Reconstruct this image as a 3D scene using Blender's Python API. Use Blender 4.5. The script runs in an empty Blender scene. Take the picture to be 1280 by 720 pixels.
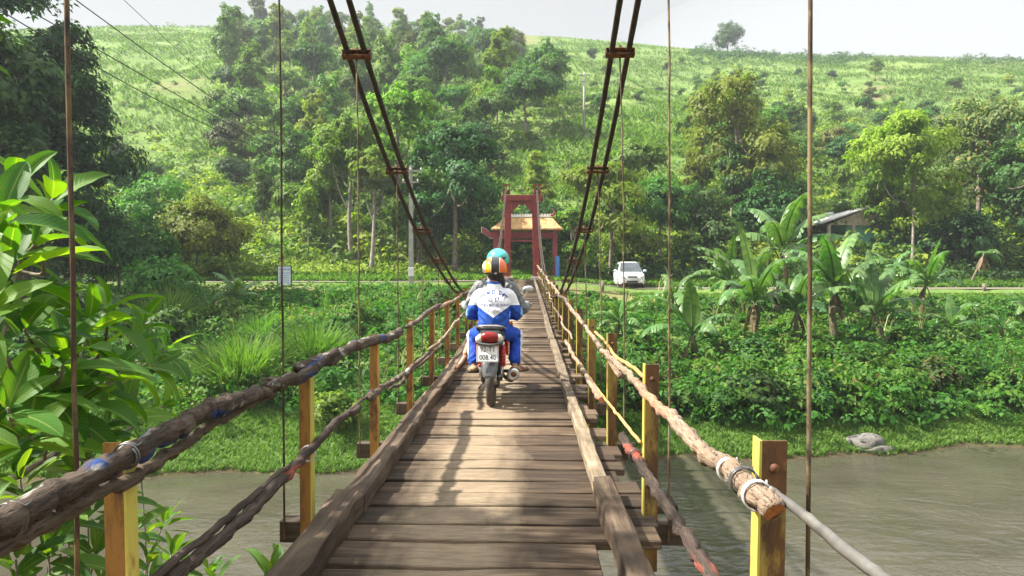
import bpy, bmesh, math, random
import numpy as np
from mathutils import Vector, Matrix, Euler
from mathutils.bvhtree import BVHTree
R = math.radians
sc = bpy.context.scene
COL = sc.collection
RNG = np.random.default_rng(7)
random.seed(7)

# ------------------------------------------------------------------ camera
F = 870.0
cam_d = bpy.data.cameras.new('camera')
cam_d.sensor_width = 36.0
cam_d.lens = 36.0 * F / 1280.0
cam_d.clip_start = 0.05
cam_d.clip_end = 3000
cam = bpy.data.objects.new('camera', cam_d)
cam.rotation_euler = (R(90 - 1.38), 0, R(1.185))
COL.objects.link(cam)
sc.camera = cam
CM = cam.rotation_euler.to_matrix()

def ray(px, py):
    d = CM @ Vector(((px - 640) / F, -(py - 360) / F, -1.0))
    return d
def P(px, py, Y):
    d = ray(px, py)
    return Vector((d.x / d.y * Y, Y, d.z / d.y * Y))
def PX(px, py, X):          # point where the sight line crosses the vertical plane x = X
    d = ray(px, py)
    return Vector((X, d.y / d.x * X, d.z / d.x * X))
CMI = np.array(CM.transposed())
def proj(pts):
    q = np.asarray(pts) @ CMI.T
    return 640 + F * q[:, 0] / -q[:, 2], 360 - F * q[:, 1] / -q[:, 2]

# ------------------------------------------------------------------ object helpers
def tag(o, label=None, cat=None, group=None, kind=None):
    if label: o['label'] = label
    if cat: o['category'] = cat
    if group: o['group'] = group
    if kind: o['kind'] = kind
    return o
def empty(name, loc=(0, 0, 0), rz=0, label=None, cat=None, group=None):
    o = bpy.data.objects.new(name, None)
    o.location = loc; o.rotation_euler = (0, 0, rz); o.empty_display_size = .2
    COL.objects.link(o)
    return tag(o, label, cat, group)
def link(name, me, mat=None, parent=None):
    o = bpy.data.objects.new(name, me)
    COL.objects.link(o)
    if mat is not None:
        if isinstance(mat, (list, tuple)):
            for m in mat: me.materials.append(m)
        elif not me.materials: me.materials.append(mat)
    if parent is not None: o.parent = parent
    return o
def copy_tree(o, parent=None):
    c = o.copy(); COL.objects.link(c)
    if parent is not None: c.parent = parent
    for ch in list(o.children): copy_tree(ch, c)
    return c

class MB:
    """collects shapes as numpy arrays and links them as one mesh object"""
    def __init__(s): s.v = []; s.f = []; s.n = 0; s.mi = []; s.sm = []
    def add(s, v, f, mi=0, smooth=True):
        v = np.asarray(v, float).reshape(-1, 3)
        s.v.append(v)
        for q in f: s.f.append([i + s.n for i in q]); s.mi.append(mi); s.sm.append(smooth)
        s.n += len(v); return s
    def box(s, c, d, rot=None, mi=0, taper=None):
        x, y, z = d[0] / 2, d[1] / 2, d[2] / 2
        v = np.array([(-x,-y,-z),(x,-y,-z),(x,y,-z),(-x,y,-z),(-x,-y,z),(x,-y,z),(x,y,z),(-x,y,z)], float)
        if taper: v[4:, 0] *= taper[0]; v[4:, 1] *= taper[1]
        if rot is not None: v = v @ np.array(rot.to_matrix() if isinstance(rot, Euler) else rot).T
        v = v + np.array(c)
        return s.add(v, [(0,3,2,1),(4,5,6,7),(0,1,5,4),(1,2,6,5),(2,3,7,6),(3,0,4,7)], mi, False)
    def tube(s, pts, rad, n=8, mi=0, caps=True, prof=None, flat=None):
        """pts path, rad radius per point (or one), prof(k, ang) multiplies radius; flat = (sx, sy) section scale"""
        pts = np.asarray([tuple(p) for p in pts], float); m = len(pts)
        rad = np.full(m, rad, float) if np.isscalar(rad) else np.asarray(rad, float)
        t = np.gradient(pts, axis=0); t /= np.maximum(np.linalg.norm(t, axis=1), 1e-9)[:, None]
        up = np.array((0, 0, 1.)) if abs(t[0][2]) < .9 else np.array((0, 1., 0))
        u = np.cross(up, t[0]); u /= np.linalg.norm(u)
        ang = np.linspace(0, 2 * math.pi, n, endpoint=False); V = []
        for k in range(m):
            u = u - t[k] * np.dot(u, t[k]); u /= max(np.linalg.norm(u), 1e-9); w = np.cross(t[k], u)
            r = np.full(n, rad[k])
            if prof is not None: r = r * prof(k, ang)
            fx, fy = flat if flat else (1, 1)
            V.append(pts[k] + np.outer(np.cos(ang) * r * fx, u) + np.outer(np.sin(ang) * r * fy, w))
        f = [(k*n+i, k*n+(i+1) % n, (k+1)*n+(i+1) % n, (k+1)*n+i) for k in range(m-1) for i in range(n)]
        if caps: f += [tuple(range(n))[::-1], tuple((m-1)*n + i for i in range(n))]
        return s.add(np.vstack(V), f, mi, True)
    def lathe(s, prof, c=(0,0,0), n=16, rot=None, mi=0):
        ang = np.linspace(0, 2*math.pi, n, endpoint=False)
        V = np.vstack([np.stack([np.cos(ang)*r, np.sin(ang)*r, np.full(n, z)], 1) for r, z in prof])
        if rot is not None: V = V @ np.array(rot.to_matrix()).T
        m = len(prof)
        f = [(k*n+i, k*n+(i+1) % n, (k+1)*n+(i+1) % n, (k+1)*n+i) for k in range(m-1) for i in range(n)]
        f += [tuple(range(n))[::-1], tuple((m-1)*n+i for i in range(n))]
        return s.add(V + np.array(c), f, mi, True)
    def ball(s, c, r, nu=12, nv=8, mi=0, rot=None):
        r = np.array(r if not np.isscalar(r) else (r, r, r), float)
        V = [(math.sin(math.pi*j/nv)*math.cos(2*math.pi*i/nu), math.sin(math.pi*j/nv)*math.sin(2*math.pi*i/nu), math.cos(math.pi*j/nv))
             for j in range(1, nv) for i in range(nu)] + [(0,0,1), (0,0,-1)]
        V = np.array(V) * r
        if rot is not None: V = V @ np.array(rot.to_matrix()).T
        a = (nv-1)*nu
        f = [(k*nu+i, (k+1)*nu+i, (k+1)*nu+(i+1) % nu, k*nu+(i+1) % nu) for k in range(nv-2) for i in range(nu)]
        f += [(a, i, (i+1) % nu) for i in range(nu)] + [(a+1, (nv-2)*nu+(i+1) % nu, (nv-2)*nu+i) for i in range(nu)]
        return s.add(V + np.array(c), f, mi, True)
    def mesh(s, name):
        me = bpy.data.meshes.new(name)
        me.from_pydata(np.vstack(s.v).tolist(), [], s.f)
        me.polygons.foreach_set('material_index', s.mi)
        me.polygons.foreach_set('use_smooth', s.sm)
        me.update(); return me
    def build(s, name, mat=None, parent=None, bevel=0, loc=None):
        me = s.mesh(name)
        if bevel:
            bm = bmesh.new(); bm.from_mesh(me)
            bmesh.ops.recalc_face_normals(bm, faces=bm.faces)
            es = [e for e in bm.edges if len(e.link_faces) == 2 and e.calc_face_angle(0) > R(30)]
            bmesh.ops.bevel(bm, geom=es, offset=bevel, segments=2, profile=.6, affect='EDGES', clamp_overlap=True)
            bm.to_mesh(me); bm.free()
        o = link(name, me, mat, parent)
        if loc is not None: o.location = loc
        return o

def quads_mesh(name, V, nper, mats=None, mi=None, smooth=False):
    """V (M*nper,3): each consecutive nper vertices is one polygon"""
    V = np.ascontiguousarray(V, np.float32); M = len(V) // nper
    me = bpy.data.meshes.new(name)
    me.vertices.add(len(V)); me.vertices.foreach_set('co', V.ravel())
    me.loops.add(len(V)); me.loops.foreach_set('vertex_index', np.arange(len(V), dtype=np.int32))
    me.polygons.add(M); me.polygons.foreach_set('loop_start', np.arange(0, len(V), nper, dtype=np.int32))
    try: me.polygons.foreach_set('loop_total', np.full(M, nper, np.int32))
    except Exception: pass
    if mi is not None: me.polygons.foreach_set('material_index', np.ascontiguousarray(mi, np.int32))
    me.update(calc_edges=True); me.validate()
    return me

def smoothpath(pts, n, rough=0.0, rng=None):
    """Catmull-Rom through pts, n samples per span, with optional wobble"""
    p = [Vector(q) for q in pts]; p = [2*p[0]-p[1]] + p + [2*p[-1]-p[-2]]; out = []
    for i in range(1, len(p)-2):
        for k in range(n):
            t = k / n; a, b, c, d = p[i-1], p[i], p[i+1], p[i+2]
            out.append(.5*((2*b) + (c-a)*t + (2*a-5*b+4*c-d)*t*t + (3*b-a-3*c+d)*t*t*t))
    out.append(p[-2])
    if rough:
        rng = rng or RNG
        for q in out[1:-1]: q += Vector(rng.normal(0, rough, 3))
    return out

# ------------------------------------------------------------------ material helpers
def nd(nt, typ, ins=None, **props):
    n = nt.nodes.new(typ)
    for k, v in props.items(): setattr(n, k, v)
    for k, v in (ins or {}).items():
        s = n.inputs[k]
        if isinstance(v, bpy.types.NodeSocket): nt.links.new(v, s)
        else:
            try: s.default_value = v
            except Exception: s.default_value = tuple(v) + (1,)
    return n
def c4(c): return (c[0], c[1], c[2], 1)
def ramp(nt, fac, stops, interp='LINEAR'):
    n = nt.nodes.new('ShaderNodeValToRGB'); cr = n.color_ramp; cr.interpolation = interp
    while len(cr.elements) < len(stops): cr.elements.new(.5)
    for e, (p, c) in zip(cr.elements, stops): e.position = p; e.color = c4(c) if not np.isscalar(c) else (c, c, c, 1)
    nt.links.new(fac, n.inputs[0]); return n.outputs[0]
def mixc(nt, fac, a, b, mode='MIX'):
    n = nt.nodes.new('ShaderNodeMix'); n.data_type = 'RGBA'; n.blend_type = mode
    for s, v in ((n.inputs[0], fac), (n.inputs[6], a), (n.inputs[7], b)):
        if isinstance(v, bpy.types.NodeSocket): nt.links.new(v, s)
        else: s.default_value = v if np.isscalar(v) else c4(v)
    return n.outputs[2]
def math_(nt, op, a, b=0.0, c=None):
    n = nt.nodes.new('ShaderNodeMath'); n.operation = op
    for s, v in zip(n.inputs, (a, b) if c is None else (a, b, c)):
        if isinstance(v, bpy.types.NodeSocket): nt.links.new(v, s)
        else: s.default_value = v
    return n.outputs[0]
def newmat(name):
    m = bpy.data.materials.new(name); m.use_nodes = True; nt = m.node_tree
    for n in list(nt.nodes): nt.nodes.remove(n)
    out = nt.nodes.new('ShaderNodeOutputMaterial'); return m, nt, out
def coords(nt, which='Object', scale=(1,1,1), rnd=True):
    tc = nt.nodes.new('ShaderNodeTexCoord'); s = tc.outputs[which]
    if rnd:
        oi = nt.nodes.new('ShaderNodeObjectInfo')
        r = math_(nt, 'MULTIPLY', oi.outputs['Random'], 37.0)
        cx = nd(nt, 'ShaderNodeCombineXYZ', {'X': r, 'Y': r, 'Z': r})
        s = nd(nt, 'ShaderNodeVectorMath', {0: s, 1: cx.outputs[0]}, operation='ADD').outputs[0]
    return nd(nt, 'ShaderNodeMapping', {'Vector': s, 'Scale': scale}).outputs[0]
def noise(nt, vec, scale, detail=4, rough=.55, dist=0):
    return nd(nt, 'ShaderNodeTexNoise', {'Vector': vec, 'Scale': scale, 'Detail': detail, 'Roughness': rough, 'Distortion': dist}).outputs[0]
def bump(nt, h, strength=.3, dist=.01):
    return nd(nt, 'ShaderNodeBump', {'Height': h, 'Strength': strength, 'Distance': dist}).outputs[0]
def finish(nt, out, col, rough=.6, metal=0, normal=None, spec=.5, coat=0):
    ins = {'Base Color': col if isinstance(col, bpy.types.NodeSocket) else c4(col), 'Roughness': rough, 'Metallic': metal, 'Specular IOR Level': spec, 'Coat Weight': coat}
    if normal is not None: ins['Normal'] = normal
    p = nd(nt, 'ShaderNodeBsdfPrincipled', ins); nt.links.new(p.outputs[0], out.inputs[0]); return p
def noisy(name, a, b, scale=6, rough=.6, metal=0, bumpy=.2, bdist=.01, c=None, detail=5, which='Object', spec=.4):
    m, nt, out = newmat(name); v = coords(nt, which)
    n1 = noise(nt, v, scale, detail)
    col = ramp(nt, n1, [(.35, a), (.65, b)] if c is None else [(.3, a), (.5, b), (.7, c)])
    finish(nt, out, col, rough, metal, bump(nt, noise(nt, v, scale*4, 4), bumpy, bdist) if bumpy else None, spec); return m
def leafmat(name, dark, light, trans=.3, rough=.55, spec=.14, hue=.06, dry=None, val=.35):
    m, nt, out = newmat(name)
    g = nt.nodes.new('ShaderNodeNewGeometry'); oi = nt.nodes.new('ShaderNodeObjectInfo')
    stops = [(0, dark), (.75, light)] if dry is None else [(0, dark), (.7, light), (.93, light), (1, dry)]
    col = ramp(nt, g.outputs['Random Per Island'], stops)
    hs = nd(nt, 'ShaderNodeHueSaturation', {'Color': col, 'Hue': math_(nt, 'MULTIPLY_ADD', oi.outputs['Random'], hue, .5 - hue*.5),
            'Value': math_(nt, 'MULTIPLY_ADD', math_(nt, 'FRACT', math_(nt, 'MULTIPLY', oi.outputs['Random'], 7.31)), val*2, 1 - val)}).outputs[0]
    p = nd(nt, 'ShaderNodeBsdfPrincipled', {'Base Color': hs, 'Roughness': rough, 'Specular IOR Level': spec})
    tcol = mixc(nt, 1, hs, (1.3, 1.65, .5), 'MULTIPLY')
    t = nd(nt, 'ShaderNodeBsdfTranslucent', {'Color': tcol})
    mx = nd(nt, 'ShaderNodeMixShader', {0: trans, 1: p.outputs[0], 2: t.outputs[0]})
    nt.links.new(mx.outputs[0], out.inputs[0]); return m
# ------------------------------------------------------------------ terrain shape (eye level is z = 0, water at WZ)
WZ = -6.0
_w = RNG.uniform(0, 6.28, 40); _d = RNG.uniform(0, 6.28, 40)
def wob(x, y, L, k0=0, n=5):
    s = 0
    for i in range(n):
        a = _d[k0+i]; q = L * (.55 + .25*i)
        s = s + np.sin((x*np.cos(a) + y*np.sin(a)) * 2*np.pi/q + _w[k0+i])
    return s / n
def yshore(x): return 21.2 + .148*np.clip(x, -40, 60) + .35*np.sin(x*.5) + .22*np.sin(x*1.3 + 1)
def zroad(x): return np.where(x > 0, -.62 - .52*np.clip(x/7, 0, 1)**1.5, -.62 - .1*np.clip(-x/10, 0, 1))
_rx = np.array([-600, 0, 130, 300, 480, 600, 700, 800, 900, 1000, 1100, 1280, 1900.])
_ry = np.array([-20, 36, 32, 34, 38, 45, 48, 58, 69, 73, 75, 82, 100.])
def ridge(u):
    a = (339 - np.interp(658 + F*u, _rx, _ry)) / F
    return a
def ss(t): t = np.clip(t, 0, 1); return t*t*(3 - 2*t)
def H(x, y):
    x = np.asarray(x, float); y = np.asarray(y, float)
    ys = yshore(x)
    # far bank
    s = y - ys; zr = zroad(x)
    flat = np.where(s < 0, np.maximum(-6 + s*.45, -7.4), -6 + np.minimum(s, 1.7)*.28)
    t = np.clip((s - 1.7) / np.maximum(43.6 - ys - 1.7, 1), 0, 1)
    bank = flat + np.where(s > 1.7, (zr - .34 - flat) * (t**.8), 0) + .25*wob(x, y, 5, 0)*np.sin(np.pi*t)
    road = zr - .34*(1 - ss((y - 43.6)/1.0)) + 0*x
    back = zr + np.clip(y - 49.3, 0, 5.7)*.12
    z = np.where(y < 43.6, bank, np.where(y < 49.3, road, back))
    # hill
    u = x / np.maximum(y, 20); Dr = 238 + 14*np.sin(u*3 + 1) + 0*y
    zR = ridge(u) * Dr; z0 = zr + .68
    q = np.clip((y - 55) / (Dr - 55), 0, 1)
    hz = z0 + (zR - z0) * (q + .05*np.sin(2*np.pi*q*1.0 + u*5) * (1 - q) * ss(q*5)) 
    hz = hz + 2.6*np.sin(np.pi*q) * wob(x, y, 46, 6) + 1.0*np.sin(np.pi*q)*wob(x, y, 17, 12)
    hz = np.where(y > Dr, zR - (y - Dr)*.25, hz)
    z = np.where(y > 55, hz, z)
    # near bank
    yn = 3 - .8*np.minimum(x, 0) + .1*np.maximum(x, 0) + .3*np.sin(x*1.1)
    nb = np.minimum(-6 + (yn - y)*.42, -1.9)
    nb = np.where(y > yn, np.maximum(-6 - (y - yn)*.5, -7.4), nb)
    z = np.where(y < 16, np.maximum(nb, np.where(y < yn, -99, -7.4)), z)
    return z
def hit(px, py, y0=16.5, y1=300, n=3000):
    d = ray(px, py); ys_ = np.linspace(y0, y1, n)
    x = d.x/d.y*ys_; z = d.z/d.y*ys_; g = z - H(x, ys_)
    k = np.argmax(g <= 0)
    if g[k] > 0: return None
    return Vector((x[k], ys_[k], float(H(x[k], ys_[k]))))
def gz(x, y): return float(H(np.array([x]), np.array([y]))[0])

# grid
gx = np.concatenate([np.linspace(-390, -60, 60, endpoint=False), np.linspace(-60, 60, 170, endpoint=False), np.linspace(60, 390, 61)])
gy = np.concatenate([np.linspace(-50, 16, 40, endpoint=False), np.linspace(16, 57, 110, endpoint=False), np.linspace(57, 290, 110, endpoint=False), np.linspace(290, 380, 12)])
X, Y = np.meshgrid(gx, gy); Z = H(X, Y)
V = np.stack([X, Y, Z], -1).reshape(-1, 3); nx = len(gx)
fc = [(j*nx+i, j*nx+i+1, (j+1)*nx+i+1, (j+1)*nx+i) for j in range(len(gy)-1) for i in range(nx-1)]
me = bpy.data.meshes.new('ground'); me.from_pydata(V.tolist(), [], fc)
me.polygons.foreach_set('use_smooth', [True]*len(fc))
# what grows or lies there: R = bare soil, G = wet mud at the shore
xs, ys2 = V[:, 0], V[:, 1]
pxs, pys = proj(np.stack([xs, np.maximum(ys2, 1), V[:, 2]], -1))
soil = np.exp(-((ys2 - 42.6)/1.3)**2) * (wob(xs, ys2, 9, 20) > -.15) * (ys2 < 44) * (xs < 9) * .9
soil = np.maximum(soil, .8*np.exp(-(((pxs - 735)/22)**2 + ((pys - 375)/10)**2)) * (ys2 < 44) * (ys2 > 20))
soil = np.maximum(soil, (np.abs(pxs - (1096 + 4*np.sin(pys*.25))) < 5) * (pys > 96) * (pys < 130) * (ys2 > 100) * 1.0)
soil = np.maximum(soil, .7*np.exp(-(((pxs - 225)/24)**2 + ((pys - 108)/9)**2)) * (ys2 > 100))
soil = np.maximum(soil, .8*np.exp(-(((pxs - 645)/30)**2 + ((pys - 50)/6)**2)) * (ys2 > 100))
soil = np.maximum(soil, 1.0*np.exp(-(((ys2 - yshore(xs))/.5)**2)))
soil = np.maximum(soil, (ys2 < yshore(xs)) * 1.0)
ca = me.color_attributes.new('cover', 'FLOAT_COLOR', 'POINT')
ca.data.foreach_set('color', np.stack([soil, np.clip(1 - np.abs(ys2 - yshore(xs) - .05)/1.1, 0, 1), 0*soil, 1 + 0*soil], -1).astype(np.float32).ravel())

m, nt, out = newmat('ground')
at = nd(nt, 'ShaderNodeVertexColor', layer_name='cover'); sep = nd(nt, 'ShaderNodeSeparateColor', {0: at.outputs[0]})
v = coords(nt, 'Object', rnd=False); vs = coords(nt, 'Object', (.5, 1.6, 1.6), rnd=False)
g1 = ramp(nt, noise(nt, vs, .12, 6, .65), [(.34, (.04, .095, .02)), (.48, (.10, .185, .038)), (.62, (.18, .265, .065))])
g2 = ramp(nt, noise(nt, v, 1.7, 5, .7), [(.3, (.05, .085, .02)), (.7, (.17, .22, .06))])
gcol = mixc(nt, .5, g1, g2)
scol = ramp(nt, noise(nt, v, 2.2, 5, .6), [(.3, (.12, .075, .045)), (.7, (.26, .17, .10))])
fac = math_(nt, 'MULTIPLY', sep.outputs[0], ramp(nt, noise(nt, v, 1.3, 4), [(.35, .35), (.6, 1.0)]))
finish(nt, out, mixc(nt, math_(nt, 'MULTIPLY', sep.outputs[1], .85), mixc(nt, fac, gcol, scol), (.035, .028, .018)), .9, 0, bump(nt, noise(nt, v, 3, 5, .7), .8, .25), .1)
gr = link('ground', me, m); tag(gr, kind='structure')

# river
m, nt, out = newmat('river'); v = coords(nt, 'Object', (1, 1.5, 1), rnd=False)
n1 = noise(nt, v, 1.1, 2, .5, .8); n2 = noise(nt, v, 3.2, 3, .6, .5); n3 = noise(nt, v, .35, 2)
h = math_(nt, 'ADD', math_(nt, 'MULTIPLY', n1, .7), math_(nt, 'MULTIPLY', n2, .34))
p = finish(nt, out, ramp(nt, n3, [(.3, (.042, .039, .027)), (.7, (.064, .058, .043))]), .03, 0, bump(nt, h, .26, .2), .5)
p.inputs['IOR'].default_value = 1.33
b = MB(); gxw = np.linspace(-120, 120, 25); gyw = np.linspace(-16, 52, 8)
V = [(x, y, WZ) for y in gyw for x in gxw]
b.add(V, [(j*25+i, j*25+i+1, (j+1)*25+i+1, (j+1)*25+i) for j in range(7) for i in range(24)])
tag(b.build('river', m), kind='structure')

# road
m, nt, out = newmat('road'); v = coords(nt, 'Object', rnd=False)
finish(nt, out, ramp(nt, noise(nt, v, 1.4, 6, .7), [(.3, (.13, .112, .09)), (.7, (.225, .195, .16))]), .9, 0, bump(nt, noise(nt, v, 14, 4), .4, .02), .1)
b = MB(); rx = np.linspace(-70, 75, 146)
V = []
for x in rx:
    w = .18*math.sin(x*.6)+.1*math.sin(x*1.7)
    for y in (44.7 + w, 45.8, 47.0, 48.3 - w): V.append((x, y, float(zroad(np.array(x))) + .03))
b.add(V, [(i*4+j, (i+1)*4+j, (i+1)*4+j+1, i*4+j+1) for i in range(145) for j in range(3)])
tag(b.build('road', m), kind='structure')
b = MB()
b.add([(-1.35, 42.9, -.52), (.75, 42.9, -.52), (-1.5, 44.9, -.585), (1.1, 44.9, -.6)], [(0, 1, 3, 2)])
b.add([(-1.35, 42.9, -.8), (.75, 42.9, -.8), (-1.5, 44.9, -.8), (1.1, 44.9, -.8)], [(0, 2, 3, 1)])
b.add([(-1.35, 42.9, -.52), (-1.5, 44.9, -.585), (-1.5, 44.9, -.8), (-1.35, 42.9, -.8), (.75, 42.9, -.52), (1.1, 44.9, -.6), (1.1, 44.9, -.8), (.75, 42.9, -.8)], [(0, 1, 2, 3), (4, 7, 6, 5), (0, 3, 7, 4)])
tag(b.build('bridge_approach_path', m), kind='structure')

# distant ridge in the mist
b = MB(); hx = np.linspace(-380, 380, 60); V = []
for y, f in ((300, 0), (330, .8), (352, 1), (385, .5)):
    for x in hx:
        px = 658 + F*x/352
        e = 44 + 24*math.exp(-((px-1085)/150)**2) + 3*math.sin(x*.09) + 2*math.sin(x*.23)
        V.append((x, y, -8 + (e*352/345 + 44)*f if f else -8))
b.add(V, [(j*60+i, j*60+i+1, (j+1)*60+i+1, (j+1)*60+i) for j in range(3) for i in range(59)])
dm = noisy('distant_hills', (.05, .08, .03), (.09, .13, .05), .08, .95, bumpy=0, which='Object')
tag(b.build('distant_hills', dm), kind='structure')

# air
b = MB(); b.box((0, 170, 57), (800, 450, 136)); hz = b.build('haze')
m, nt, out = newmat('haze')
pv = nd(nt, 'ShaderNodeVolumePrincipled', {'Color': (.88, .95, 1.0, 1), 'Density': .00046, 'Anisotropy': .15}); nt.links.new(pv.outputs[0], out.inputs['Volume'])
hz.data.materials.append(m); tag(hz, kind='stuff')

b = MB(); b.ball((140, 268, 82), (105, 60, 26), 40, 24); ms_ = b.build('mist')
m, nt, out = newmat('mist'); pv = nd(nt, 'ShaderNodeVolumePrincipled', {'Color': (.70, .75, .80, 1), 'Density': .0034}); nt.links.new(pv.outputs[0], out.inputs['Volume']); ms_.data.materials.append(m); tag(ms_, kind='stuff')
# sky + sun
SUN_EL, SUN_AZ = 49.0, 182.0      # azimuth: 180 = from -x (left), >180 = towards the camera's back
sd = Vector((math.cos(R(SUN_EL))*math.cos(R(SUN_AZ)), math.cos(R(SUN_EL))*math.sin(R(SUN_AZ)), math.sin(R(SUN_EL))))
sun_d = bpy.data.lights.new('sun', 'SUN'); sun_d.energy = 5.0; sun_d.angle = R(1.2); sun_d.color = (1.0, .94, .84)
sun = bpy.data.objects.new('sun', sun_d); sun.rotation_euler = sd.to_track_quat('Z', 'Y').to_euler(); sun.location = (-40, 0, 60); COL.objects.link(sun)
w = bpy.data.worlds.new('World'); sc.world = w; w.use_nodes = True; nt = w.node_tree
for n in list(nt.nodes): nt.nodes.remove(n)
sky = nd(nt, 'ShaderNodeTexSky', sky_type='NISHITA', sun_disc=False, sun_elevation=R(SUN_EL), sun_rotation=math.atan2(sd.x, sd.y), dust_density=4.0, air_density=1.0, altitude=200)
tc = nt.nodes.new('ShaderNodeTexCoord')
cl = ramp(nt, noise(nt, nd(nt, 'ShaderNodeMapping', {'Vector': tc.outputs['Generated'], 'Scale': (1, 1, 2.5)}).outputs[0], 1.6, 4, .5), [(.3, .86), (.7, .97)])
skc = mixc(nt, cl, sky.outputs[0], (8.6, 8.8, 9.0))
gz_ = nd(nt, 'ShaderNodeSeparateXYZ', {0: tc.outputs['Generated']}).outputs[2]
gr_ = nd(nt, 'ShaderNodeMapRange', {0: gz_, 1: .36, 2: .85, 3: .72, 4: 2.3}).outputs[0]
skc = mixc(nt, 1, skc, nd(nt, 'ShaderNodeCombineColor', {0: gr_, 1: gr_, 2: gr_}).outputs[0], 'MULTIPLY')
bg = nd(nt, 'ShaderNodeBackground', {'Color': skc, 'Strength': .036}); wo = nt.nodes.new('ShaderNodeOutputWorld'); nt.links.new(bg.outputs[0], wo.inputs[0])

sc.view_settings.view_transform = 'Standard'; sc.view_settings.look = 'None'; sc.view_settings.gamma = 1; sc.view_settings.exposure = 1.7
sc.cycles.use_denoising = True
sc.cycles.max_bounces = 6; sc.cycles.diffuse_bounces = 3; sc.cycles.glossy_bounces = 3; sc.cycles.transmission_bounces = 4; sc.cycles.volume_bounces = 0
sc.cycles.caustics_reflective = False; sc.cycles.caustics_refractive = False
sc.cycles.sample_clamp_indirect = 6
# ------------------------------------------------------------------ foliage
def norm(a): return a / np.maximum(np.linalg.norm(a, axis=-1, keepdims=True), 1e-9)
def leaves(cen, nrm, L, W, rng, droop=.25, shape='kite'):
    """flat array of 4 corners per leaf; leaf starts at cen, lies across nrm"""
    n = len(cen); nrm = norm(nrm)
    t = norm(np.cross(nrm, rng.normal(0, 1, (n, 3)))); b = np.cross(nrm, t)
    L = (L * rng.uniform(.65, 1.3, n))[:, None]; W = (W * rng.uniform(.7, 1.25, n))[:, None]
    fold = nrm * L * .08
    tip = cen + t*L - np.array((0, 0, 1.)) * L * droop
    mid = cen + t*L*.48
    q = np.stack([cen, mid + b*W*.5 + fold, tip, mid - b*W*.5 + fold], 1)
    return q.reshape(-1, 3)
def clumpy(rng, lobes, n, L, W, clumps=16, cr=.34, droop=.25, low=-.35):
    """leaf quads in clumps on the skins of ellipsoid lobes"""
    lobes = [(np.array(c, float), np.array(r if not np.isscalar(r) else (r, r, r), float)) for c, r in lobes]
    ar = np.array([np.prod(r)**(2/3) for _, r in lobes]); ar /= ar.sum()
    cc, cn, crr = [], [], []
    for (c, r), a in zip(lobes, ar):
        k = max(3, int(clumps*len(lobes)*a))
        d = norm(rng.normal(0, 1, (k*3, 3))); d = d[d[:, 2] > low][:k]
        cc.append(c + d*r*rng.uniform(.62, 1.06, (len(d), 1))); cn.append(d); crr.append(np.full(len(d), r.mean()*cr) * rng.uniform(.6, 1.4, len(d)))
    cc = np.vstack(cc); cn = np.vstack(cn); crr = np.concatenate(crr)
    w = crr**2; i = rng.choice(len(cc), n, p=w/w.sum())
    off = rng.normal(0, 1, (n, 3)); off = norm(off) * rng.uniform(0, 1, (n, 1))**.45
    pos = cc[i] + off * crr[i][:, None] * np.array((1, 1, .7))
    nr = cn[i]*.9 + off*.75 + np.array((0, 0, .40)) + rng.normal(0, .28, (n, 3))
    return leaves(pos, nr, L, W, rng, droop)

M = {}
M['bark'] = noisy('bark', (.10, .08, .06), (.24, .20, .16), 5, .9, bumpy=.5, bdist=.03)
M['pale_bark'] = noisy('pale_bark', (.15, .13, .11), (.30, .27, .23), 4, .85, bumpy=.3, bdist=.02)
M['leaf_mid'] = leafmat('leaf_mid', (.04, .10, .018), (.10, .19, .034))
M['leaf_dark'] = leafmat('leaf_dark', (.016, .048, .013), (.046, .10, .023), .26)
M['leaf_light'] = leafmat('leaf_light', (.075, .14, .015), (.175, .245, .03), .42)
M['leaf_yellow'] = leafmat('leaf_yellow', (.075, .125, .017), (.18, .23, .036), .38)
M['leaf_olive'] = leafmat('leaf_olive', (.06, .075, .025), (.13, .15, .045), .3, dry=(.20, .12, .05))
M['leaf_rust'] = leafmat('leaf_rust', (.04, .07, .018), (.11, .12, .035), .3, dry=(.24, .11, .04))
M['creeper'] = leafmat('creeper', (.014, .054, .010), (.064, .145, .022), .38, hue=.03, val=.15)
M['creeper_light'] = leafmat('creeper_light', (.032, .092, .012), (.10, .18, .027), .4, hue=.03, val=.15, dry=(.2, .15, .05))
M['grass'] = leafmat('grass', (.062, .14, .025), (.165, .255, .058), .35, hue=.02, val=.1)
M['grass_tall'] = leafmat('grass_tall', (.03, .085, .016), (.13, .22, .045), .4, hue=.02, val=.1)
M['banana'] = leafmat('banana', (.045, .115, .03), (.115, .21, .052), .35, .42, .4, .04, val=.2)
M['banana_stem'] = noisy('banana_stem', (.05, .038, .024), (.10, .10, .042), 4, .7, bumpy=.3, c=(.045, .03, .02))
M['dry_leaf'] = leafmat('dry_leaf', (.16, .11, .06), (.33, .25, .15), .2)
M['fern'] = leafmat('fern', (.04, .11, .015), (.10, .20, .03), .35, hue=.03, val=.15)

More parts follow.
